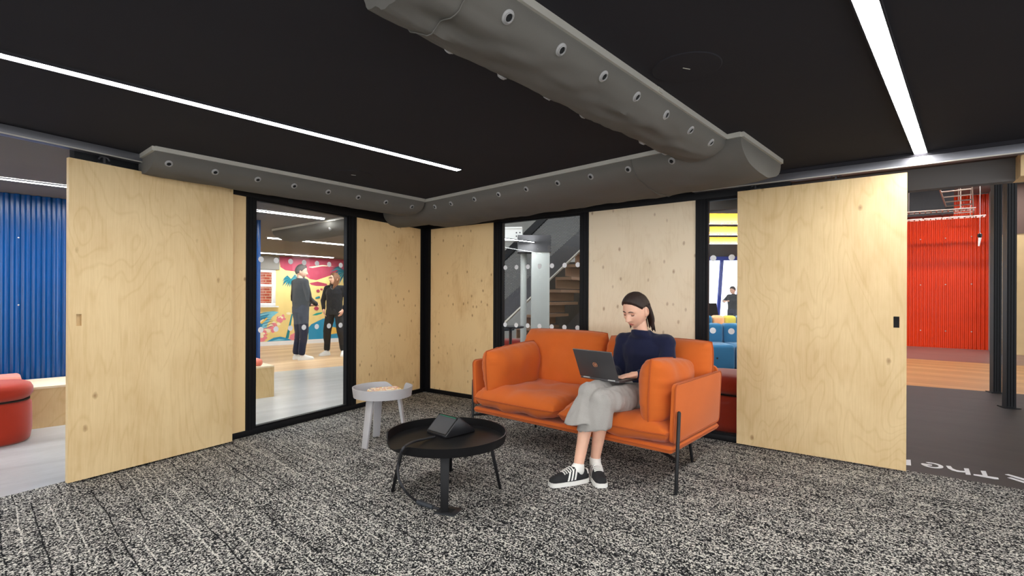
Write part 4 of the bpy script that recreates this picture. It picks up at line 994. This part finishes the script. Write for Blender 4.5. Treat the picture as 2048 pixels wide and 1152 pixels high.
def shoe(parent, ank, d, S, upper, sole, stripes=None, lace=None, pitch=0.0):
    """ank = point on the floor below the ankle, d = towards the toe"""
    d = Vector((d[0], d[1], 0)).normalized(); L = .262 * S
    wid = lambda t: (.030 + .012 * sin(pi * min(1, t * 1.5)) + .010 * g_(t - .72, .18)) * (1 if t < .9 else sqrt(max(.02, 1 - ((t - .9) / .1) ** 2 * .75))) * (1 if t > .06 else .72 + .28 * t / .06) * S
    hgt = lambda t: (.064 if t < .27 else (.064 + .030 * sin((t - .27) / .13 * pi / 2) if t < .40 else .094 - .058 * ((t - .40) / .60) ** .72)) * (1 if t < .93 else 1 - .45 * ((t - .93) / .07) ** 2) * S + .012
    top = lambda t: hgt(t)
    def P(t, a, o=0):                                # a: 0 one side .. pi the other
        w, h = wid(t) + o, top(t) + o; c, s_ = cos(a), sin(a)
        return Vector((t * L - L * .24, w * math.copysign(abs(c) ** .75, c), .020 * S + (h - .020 * S) * max(0, s_) ** .8))
    o = MB(); N = 26; rs = [[P(i / N, pi * j / 18) for j in range(19)] for i in range(N + 1)]
    o.rings(rs)
    u = o.build('shoe', upper, parent, smooth=.9, loc=ank, rot=(0, pitch, atan2(d.y, d.x)))
    so = MB(); so.rings([[Vector((i / N * L * 1.015 - L * .245, sgn * (wid(i / N) + .004 * S), z)) for i, sgn in [(q, 1) for q in range(N + 1)] + [(q, -1) for q in range(N, -1, -1)]] for z in (0, .004 * S, .024 * S, .026 * S)])
    so.build('sole', sole, u, smooth=.7)
    if stripes:
        for sgn in (0, 1):
            for k in range(3):
                vs = []
                for q in range(9):
                    a = .10 + q / 8 * .95; a2 = a if sgn == 0 else pi - a
                    for e in (0, .047): vs.append(P(.40 + .088 * k + e - .085 * q / 8, a2, .0016))
                MB().add(vs, [(2 * q, 2 * q + 1, 2 * q + 3, 2 * q + 2) for q in range(8)]).build('stripe', stripes, u)
        hv = MB(); hv.rings([[P(t, pi * j / 18, .0016) for j in range(3, 16)] for t in (.0, .02, .05)], cap=False, close=False); hv.build('heel_tab', stripes, u)
    if lace:
        for k in range(5):
            t = .45 + .052 * k; MB().tube([P(t, pi / 2 + (q - 3) * .20, .003) for q in range(7)], .0042 * S, 6).build('lace', lace, u, smooth=True)
    return u
def join_meshes(a, mb, name):
    bm = bmesh.new(); bm.from_mesh(a); me2 = mb.mesh('h', True); bm.from_mesh(me2); me = bpy.data.meshes.new(name); bm.to_mesh(me); bm.free()
    bpy.data.meshes.remove(me2); me.polygons.foreach_set('use_smooth', [True] * len(me.polygons)); return me
def place(mb, Mx):
    mb.v = [tuple(Mx @ Vector(p)) for p in mb.v]; return mb
def make_person(J, loc, rz, label, S, top_mat, leg_mat, hair_mat, keep, locks, eyes_shut, shoes, top_fn, leg_fn, hands, group=None, vox=.0055, female=True):
    V = {k: Vector(v) for k, v in J.items() if isinstance(v, (tuple, Vector))}
    b = MB()
    loft(b, [((V['pelvis'] - Vector((0, 0, .08 * S))), .10 * S, .085 * S), (V['pelvis'], .14 * S, .10 * S), (V['waist'], .112 * S, .082 * S), (V['chest'], .135 * S, .095 * S), ((V['neck'] - Vector((0, 0, .07 * S))) + Vector((0, .02, 0)), .085 * S, .05 * S), (V['neck'], .045 * S, .045 * S)])
    hc = V['head']; b.capsule(V['neck'] - Vector((0, 0, .04 * S)), hc + Matrix.Rotation(J['yaw'], 3, 'Z') @ Vector((0, .030 * S, -.060 * S)), .052 * S, .047 * S)
    for q in ('l', 'r'):
        b.capsule(V['sh_' + q], V['el_' + q], .040 * S, .034 * S); b.capsule(V['el_' + q], V['wr_' + q], .034 * S, .0225 * S)
        b.capsule(V['hip_' + q], V['kn_' + q], .068 * S, .050 * S)
        kn, an = V['kn_' + q], V['an_' + q]; cf = kn + (an - kn) * .32; back = Vector((0, .016 * S, 0))
        b.capsule(kn, cf + back, .050 * S, .050 * S); b.capsule(cf + back, an, .049 * S, .031 * S)
        td = Vector(J['toe_' + q]).to_3d().normalized() if len(J['toe_' + q]) == 2 else Vector(J['toe_' + q]); b.capsule(an, an + td * .05 * S + Vector((0, 0, -.06 * S)), .031 * S, .026 * S)
        hd, up, sd, cu = hands[q]; hand(b, V['wr_' + q], Vector(hd), Vector(up), Vector(sd), cu, S)
    skin = remeshed(b, vox, 4, 'skin')
    Mh = Matrix.Translation(hc) @ (Matrix.Rotation(J['yaw'], 4, 'Z') @ Matrix.Rotation(J['pitch'], 4, 'X') @ Matrix.Rotation(J.get('tilt', 0), 4, 'Y'))
    hd = place(head_parts(0, 1, True, S), Mh); me = join_meshes(skin, hd, 'person'); bpy.data.meshes.remove(skin)
    root = link('person', me, [M_['skin'], M_['lips'], M_['shaded_skin']], None, loc, (0, 0, rz)); tag(root, label, 'person', group)
    for s in (-1, 1):                                # brows, lashes, eyes
        pts = [Vector((s * x, face_y(x, z) - .0015, z)) * S for x, z in ((.012, .0185), (.020, .0215), (.030, .0235), (.039, .0215), (.046, .0165))]
        place(MB().tube(pts, [.0022 * S, .0033 * S, .0033 * S, .0026 * S, .0012 * S], 6), Mh).build('eyebrow', M_['brow'], root, smooth=True)
        zz = -.0055 if eyes_shut else .0035
        pts = [Vector((s * (.030 + u * .0145), -.0682 - .0126 * sqrt(max(0, 1 - (u * .96) ** 2)) * (.97), zz - (.0016 if eyes_shut else -.0016) * (1 - u * u))) * S for u in (-.95, -.5, 0, .5, .95)]
        place(MB().tube(pts, .0019 * S, 6), Mh).build('eyelashes', M_['brow'], root, smooth=True)
        if not eyes_shut:
            place(MB().ellipsoid(Vector((s * .030, -.0712, -.0005)) * S, Vector((.0115, .0105, .0045)) * S), Mh).build('eyeball', M_['eye_white'], root, smooth=True)
            place(MB().ellipsoid(Vector((s * .030, -.0800, -.0002)) * S, Vector((.0048, .0022, .0042)) * S), Mh).build('iris', M_['brow'], root, smooth=True)
    hm = hair_cap(S, keep)
    for path, r0, r1 in locks:
        rr = [r0 * (1 - .15 * i) * S if i < len(path) - 1 else r1 * S for i in range(len(path))]
        cp = crom([Vector(p) * S for p in path], 4); k = len(cp)
        hm.tube(cp, [(r0 + (r1 - r0) * (i / (k - 1)) ** 1.6) * S for i in range(k)], 8)
    place(hm, Mh).build('hair', hair_mat, root, smooth=True)
    t = MB(); top_fn(t, V, S); tm = remeshed(t, .0075, 7, 'top'); wrinkle(tm, .011 * S, 11, 3, .7); link('jumper', tm, top_mat, root)
    t = MB(); leg_fn(t, V, S); tm = remeshed(t, .0075, 6, 'legs'); wrinkle(tm, .017 * S, 15, 8, .28); link('trousers', tm, leg_mat, root)
    for q in ('l', 'r'):
        an = V['an_' + q]; shoe(root, (an.x, an.y, J.get('floor', 0.0) + (J.get('lift_' + q, 0))), J['toe_' + q], S, *shoes)
        MB().lathe([(.036 * S, an.z - .05), (.036 * S, an.z - .02), (.0355 * S, an.z + .008), (.033 * S, an.z + .010)], 24, c=(an.x, an.y + .002, 0)).capsule((an.x, an.y, an.z - .005), Vector((an.x, an.y, an.z - .055)) + Vector((J['toe_' + q][0], J['toe_' + q][1], 0)).normalized() * .055 * S, .0365 * S, .034 * S).build('sock', M_['shoe_white'], root, smooth=True)
    return root, Mh
# --- woman on the sofa, in the sofa's axes
OW = SOFA.w(.06, 0)
J = dict(pelvis=(.40, .07, .505), waist=(.40, .075, .64), chest=(.40, .06, .79), neck=(.398, .015, .945), head=(.380, -.055, 1.108), yaw=rad(-14), pitch=rad(20), tilt=rad(3),
         sh_l=(.575, .035, .885), sh_r=(.232, .045, .885), el_l=(.600, -.02, .665), el_r=(.205, -.0, .64), wr_l=(.455, -.185, .668), wr_r=(.235, -.165, .668),
         hip_l=(.475, .05, .50), hip_r=(.325, .05, .50), kn_r=(.262, -.475, .555), kn_l=(.372, -.50, .525), an_r=(.262, -.615, .105), an_l=(.290, -.455, .115),
         toe_r=(-.43, -.905), toe_l=(.69, -.72))
hands = dict(l=((-.68, -.70, -.10), (0, 0, 1), (-.6, .3, 0), .42), r=((.35, -.92, -.10), (0, 0, 1), (.9, .2, 0), .42))
def hairline(p, tab):                            # height of the hairline at an angle from the nose
    a = abs(math.degrees(atan2(p.x, -p.y)))
    for (a0, z0), (a1, z1) in zip(tab, tab[1:]):
        if a <= a1: k = (a - a0) / (a1 - a0); return z0 + (z1 - z0) * k
    return tab[-1][1]
def keep_seated(p):
    return p.z - hairline(p, ((0, .074), (25, .070), (45, .056), (62, .036), (76, .020), (92, .026), (104, .022), (116, -.03), (135, -.07), (180, -.085)))
locks = []
rn = random.Random(4)
for s in (-1, 1):
    for k in range(16):
        a = k / 15; x0 = s * (.072 - .06 * a); y0 = .044 + .052 * a
        locks.append(([(x0 * .98, y0, .03), (x0 * 1.06, y0 + .012, -.03), (x0 * 1.10 + rn.uniform(-.006, .006), y0 + .012 - .01 * a, -.09), (x0 * 1.15 + rn.uniform(-.012, .012), y0 + .002 + rn.uniform(-.01, .01), -.142 - rn.uniform(0, .03))], .0175, .003))
for k in range(5): locks.append(([(-.074, .012 + .004 * k, .0), (-.077, .004 + .004 * k, -.06), (-.074, -.004 + .006 * k, -.115), (-.078 - .004 * k, -.004 + .006 * k, -.14)], .007, .0015))
def top_seated(t, V, S):
    loft(t, [((.40, .06, .535), .150, .118), ((.40, .065, .60), .150, .122), ((.40, .065, .70), .160, .126), ((.40, .055, .79), .172, .128), ((.402, .048, .855), .170, .108), ((.402, .035, .905), .118, .080), ((.400, .008, .935), .080, .076), ((.396, -.006, .968), .067, .067)])
    for q in ('l', 'r'):
        t.capsule(V['sh_' + q] + Vector((0, 0, -.015)), V['el_' + q], .064, .060); t.capsule(V['el_' + q], V['wr_' + q] + (V['el_' + q] - V['wr_' + q]).normalized() * .03, .058, .040)
        t.capsule(Vector((.40, .04, .875)), V['sh_' + q] + Vector((0, 0, -.012)), .075, .066)
def legs_seated(t, V, S):
    loft(t, [((.40, .07, .405), .165, .12), ((.40, .07, .47), .180, .135), ((.40, .07, .55), .165, .128), ((.40, .07, .60), .145, .118)])
    for q, hem in (('r', Vector((.240, -.565, .372))), ('l', Vector((.315, -.520, .335)))):
        h, k = V['hip_' + q], V['kn_' + q]
        t.capsule(h, k, .104, .084)
        ax = (hem - k); up = Vector((0, 0, 1)); n = 26; rg = []
        for f, rx, ry in ((0, .080, .082), (.35, .092, .090), (.7, .108, .098), (1, .120, .104)):
            c = k + ax * f; rg.append([c + Vector((rx * cos(2 * pi * j / n), ry * sin(2 * pi * j / n), .016 * cos(2 * pi * j / n) * f + .010 * f * sin(5 * 2 * pi * j / n))) for j in range(n)])
        t.rings(rg)
lad, Mh = make_person(J, OW, SOFA.ang, 'seated woman in a navy jumper and grey trousers typing on a laptop', 1.05, M_['navy'], M_['greycloth'], M_['hair_dark'], keep_seated, locks, True,
    (M_['shoe_black'], M_['shoe_white'], M_['shoe_white'], M_['shoe_white']), top_seated, legs_seated, hands)
MB().lathe([(.0025, -.003), (.0035, 0), (.0025, .003)], 8).build('earring', M_['alu_pale'], lad, loc=Mh @ (Vector((.078, .004, -.044)) * 1.05))
# --- laptop on her lap
LF = Frame(SOFA.w(.06 + .268, -.372), SOFA.ang - rad(6))
lp = empty('laptop', (LF.o.x, LF.o.y, .634), LF.ang, 'dark grey laptop open on the seated woman\'s lap', 'laptop')
gm = flat('dark_grey_aluminium', C(86, 84, 86), .38, .5, var=.02); sv = flat('silver_edge', C(178, 178, 180), .3, .8, var=.02)
MB().box((-.163, .004, -.004), (.163, .222, .010)).build('base', gm, lp, bevel=.003); MB().box((-.158, .008, .010), (.158, .218, .0112)).build('keyboard_deck', sv, lp)
km = MB().box((-.0085, -.0085, 0), (.0085, .0085, .0016)).mesh('key'); km.materials.append(M_['metal_black'])
for r_ in range(5):
    for c_ in range(14): inst('key', km, lp, (-.1365 + c_ * .021, .035 + r_ * .020, .0112))
MB().box((-.05, .148, .0112), (.05, .205, .0116)).build('touchpad', gm, lp)
lid = MB().box((-.163, -.003, 0), (.163, .003, .214)).build('lid', gm, lp, bevel=.0025, loc=(0, .002, .012), rot=(rad(24), 0, 0))
MB().box((-.157, .003, .008), (.157, .0036, .207)).build('screen', flat('laptop_screen', C(40, 44, 52), .2), lid)
MB().box((-.1635, -.0035, .2125), (.1635, .0035, .2155)).build('lid_edge', sv, lid)
for s in (-1, 1): MB().tube([(s * .105 - .028, .001, .008), (s * .105 + .028, .001, .008)], .0065, 12).build('hinge', sv, lp, smooth=.7)
cu = flat('copper_logo', C(206, 140, 104), .3, .2, var=.02)
lg = MB(); n = 32
def lring(a0, a1, r0, r1): lg.add([(r * cos(rad(a0 + (a1 - a0) * k / 16)), y, r * sin(rad(a0 + (a1 - a0) * k / 16))) for y in (-.0038, -.0030) for k in range(17) for r in (r0, r1)], [(2 * k, 2 * k + 1, 2 * k + 3, 2 * k + 2) for k in range(16)])
lring(-60, 75, .0150, .0195); lring(118, 255, .0150, .0195)
def lbar(x0, z0, x1, z1, w): lg.slab([(x0, z0), (x0 + w, z0), (x1 + w, z1), (x1, z1)], -.0038, -.0030)
lbar(-.0105, -.008, -.0040, .0185, .0034); lbar(-.0040, -.008, -.0006, .0060, .0034); lbar(-.0066, .0044, -.0008, .0044 + .0026, .0040)
lbar(-.0030, -.0185, .0036, .0075, .0034); lbar(.0055, -.0075, .0090, .0075, .0034); lbar(.0040, -.0078, .0075, -.0050, .0010); lbar(.0036, .0052, .0085, .0076, .0016)
lg.build('round_logo', cu, lid, loc=(0, 0, .107), rot=(0, 0, 0))

# --- the pair talking by the mural
def keep_short(p):
    return p.z - hairline(p, ((0, .070), (35, .064), (55, .045), (72, .02), (86, -.005), (100, .01), (115, -.03), (180, -.06)))
def keep_long(p):
    return p.z - hairline(p, ((0, .072), (25, .066), (42, .045), (55, .01), (75, -.06), (180, -.09)))
def std_top(t, V, S):
    p, w, c, nk = V['pelvis'], V['waist'], V['chest'], V['neck']
    loft(t, [(p - Vector((0, 0, .03 * S)), .162 * S, .118 * S), (p + Vector((0, 0, .06 * S)), .160 * S, .120 * S), (w, .156 * S, .120 * S), (c, .178 * S, .128 * S), (c + Vector((0, 0, .10 * S)), .165 * S, .10 * S), (nk - Vector((0, 0, .03 * S)), .10 * S, .075 * S), (nk + Vector((0, 0, .012 * S)), .060 * S, .058 * S)])
    for q in ('l', 'r'):
        t.capsule(V['sh_' + q] + Vector((0, 0, -.012)), V['el_' + q], .062 * S, .054 * S); t.capsule(V['el_' + q], V['wr_' + q] + (V['el_' + q] - V['wr_' + q]).normalized() * .03, .053 * S, .038 * S)
        t.capsule(Vector((nk.x, nk.y, V['sh_' + q].z)), V['sh_' + q] + Vector((0, 0, -.01)), .07 * S, .064 * S)
def std_legs(t, V, S):
    p = V['pelvis']; loft(t, [(p - Vector((0, 0, .10 * S)), .165 * S, .115 * S), (p, .168 * S, .120 * S), (p + Vector((0, 0, .08 * S)), .145 * S, .105 * S)])
    for q in ('l', 'r'):
        t.capsule(V['hip_' + q], V['kn_' + q], .098 * S, .076 * S); t.capsule(V['kn_' + q], V['an_' + q] + Vector((0, 0, .045)), .076 * S, .060 * S)
def stand(S, yaw=0, pitch=0, spread=.12, wr=None, el=None, hips=None):
    J = dict(pelvis=(0, 0, .93 * S), waist=(0, .0, 1.08 * S), chest=(0, .005, 1.26 * S), neck=(0, .01, 1.43 * S), head=(0, -.02, 1.56 * S), yaw=yaw, pitch=pitch,
             sh_l=(.17 * S, .01, 1.375 * S), sh_r=(-.17 * S, .01, 1.375 * S), hip_l=(.085 * S, 0, .90 * S), hip_r=(-.085 * S, 0, .90 * S),
             kn_l=(spread * .85, -.02, .49 * S), kn_r=(-spread * .85, -.02, .49 * S), an_l=(spread, .03, .10), an_r=(-spread, .03, .10), toe_l=(.35, -.94), toe_r=(-.35, -.94), floor=0.0)
    J.update(el_l=(.245 * S, .03, 1.11 * S), el_r=(-.245 * S, .03, 1.11 * S), wr_l=(.215 * S, -.04, .90 * S), wr_r=(-.215 * S, -.04, .90 * S)); return J
rn = random.Random(9); lk = []
for s in (-1, 1):
    for k in range(13):
        a = k / 12; x0 = s * (.072 - .03 * a); y0 = -.02 + .10 * a
        lk.append(([(x0, y0, .045), (x0 * 1.12, y0, -.03), (x0 * 1.2, y0 - .012, -.10), (x0 * 1.2 + rn.uniform(-.01, .01), y0 - .03, -.19 - rn.uniform(0, .03))], .014, .003))
hs = dict(l=((-.25, -.25, -.93), (.9, -.2, 0), (0, -1, 0), .5), r=((.25, -.25, -.93), (-.9, -.2, 0), (0, -1, 0), .5))
pw = fp(667, 711.5); JJ = stand(1.0, rad(-38), rad(-8), .17); JJ.update(el_l=(.27, .05, 1.12), el_r=(-.27, .05, 1.12), wr_l=(.20, -.06, .93), wr_r=(-.20, -.06, .93))
wo, Mw = make_person(JJ, (pw.x, pw.y + .05, -.002), rad(-6), 'standing woman in black with long brown hair and glasses by the mural', 1.0, M_['blackwool'], flat('black_trousers', C(26, 26, 28), .85), M_['hair_brown'], keep_long, lk, False,
    (M_['shoe_white'], M_['shoe_white']), std_top, std_legs, hs, 'people talking by the mural', .007)
gl = MB()
for s in (-1, 1): gl.tube([Vector((s * .031 + .019 * cos(2 * pi * k / 16), -.098, .002 + .016 * sin(2 * pi * k / 16))) for k in range(17)], .002, 6); gl.tube([Vector((s * .05, -.097, .006)), Vector((s * .076, .005, .006))], .0018, 6)
gl.tube([Vector((-.012, -.099, .004)), Vector((.012, -.099, .004))], .002, 6)
place(gl, Mw).build('glasses', M_['metal_black'], wo, smooth=True)
ne = MB().tube([Vector((.055 * cos(pi + pi * k / 12) , -.03 - .075 * sin(pi * k / 12), 1.44 - .09 * sin(pi * k / 12))) for k in range(13)], .002, 6); ne.build('necklace', M_['alu_pale'], wo)
pm = fp(600, 719); JM = stand(1.075, rad(-35), rad(4), .10)
JM.update(wr_r=(-.10, -.27, 1.05), el_r=(-.27, -.02, 1.15), wr_l=(.10, -.27, 1.03), el_l=(.27, -.01, 1.15))
hm_ = dict(l=((-.8, -.55, 0), (0, -.3, .9), (0, 0, 1), .6), r=((.8, -.55, 0), (0, -.3, .9), (0, 0, 1), .6))
make_person(JM, (pm.x, pm.y + .02, -.002), rad(142), 'standing man in a black jumper and dark jeans seen from behind by the mural', 1.075, M_['blackwool'], M_['denim'], M_['hair_grey'], keep_short, [], False,
    (M_['shoe_white'], M_['shoe_white']), std_top, std_legs, hm_, 'people talking by the mural', .007)
q = at(1466, 600, 14.6); JF = stand(.92, 0, rad(10), .12); JF.update(wr_l=(.06, -.26, 1.12), el_l=(.24, -.02, 1.12), wr_r=(-.10, -.30, 1.12), el_r=(-.26, -.04, 1.12))
make_person(JF, (q.x, q.y, -.003), rad(-60), 'distant standing person in dark clothes by the bright lounge windows', .92, M_['blackwool'], M_['denim'], M_['hair_dark'], keep_short, [], False,
    (M_['shoe_black'], M_['shoe_white']), std_top, std_legs, hm_, None, .009)
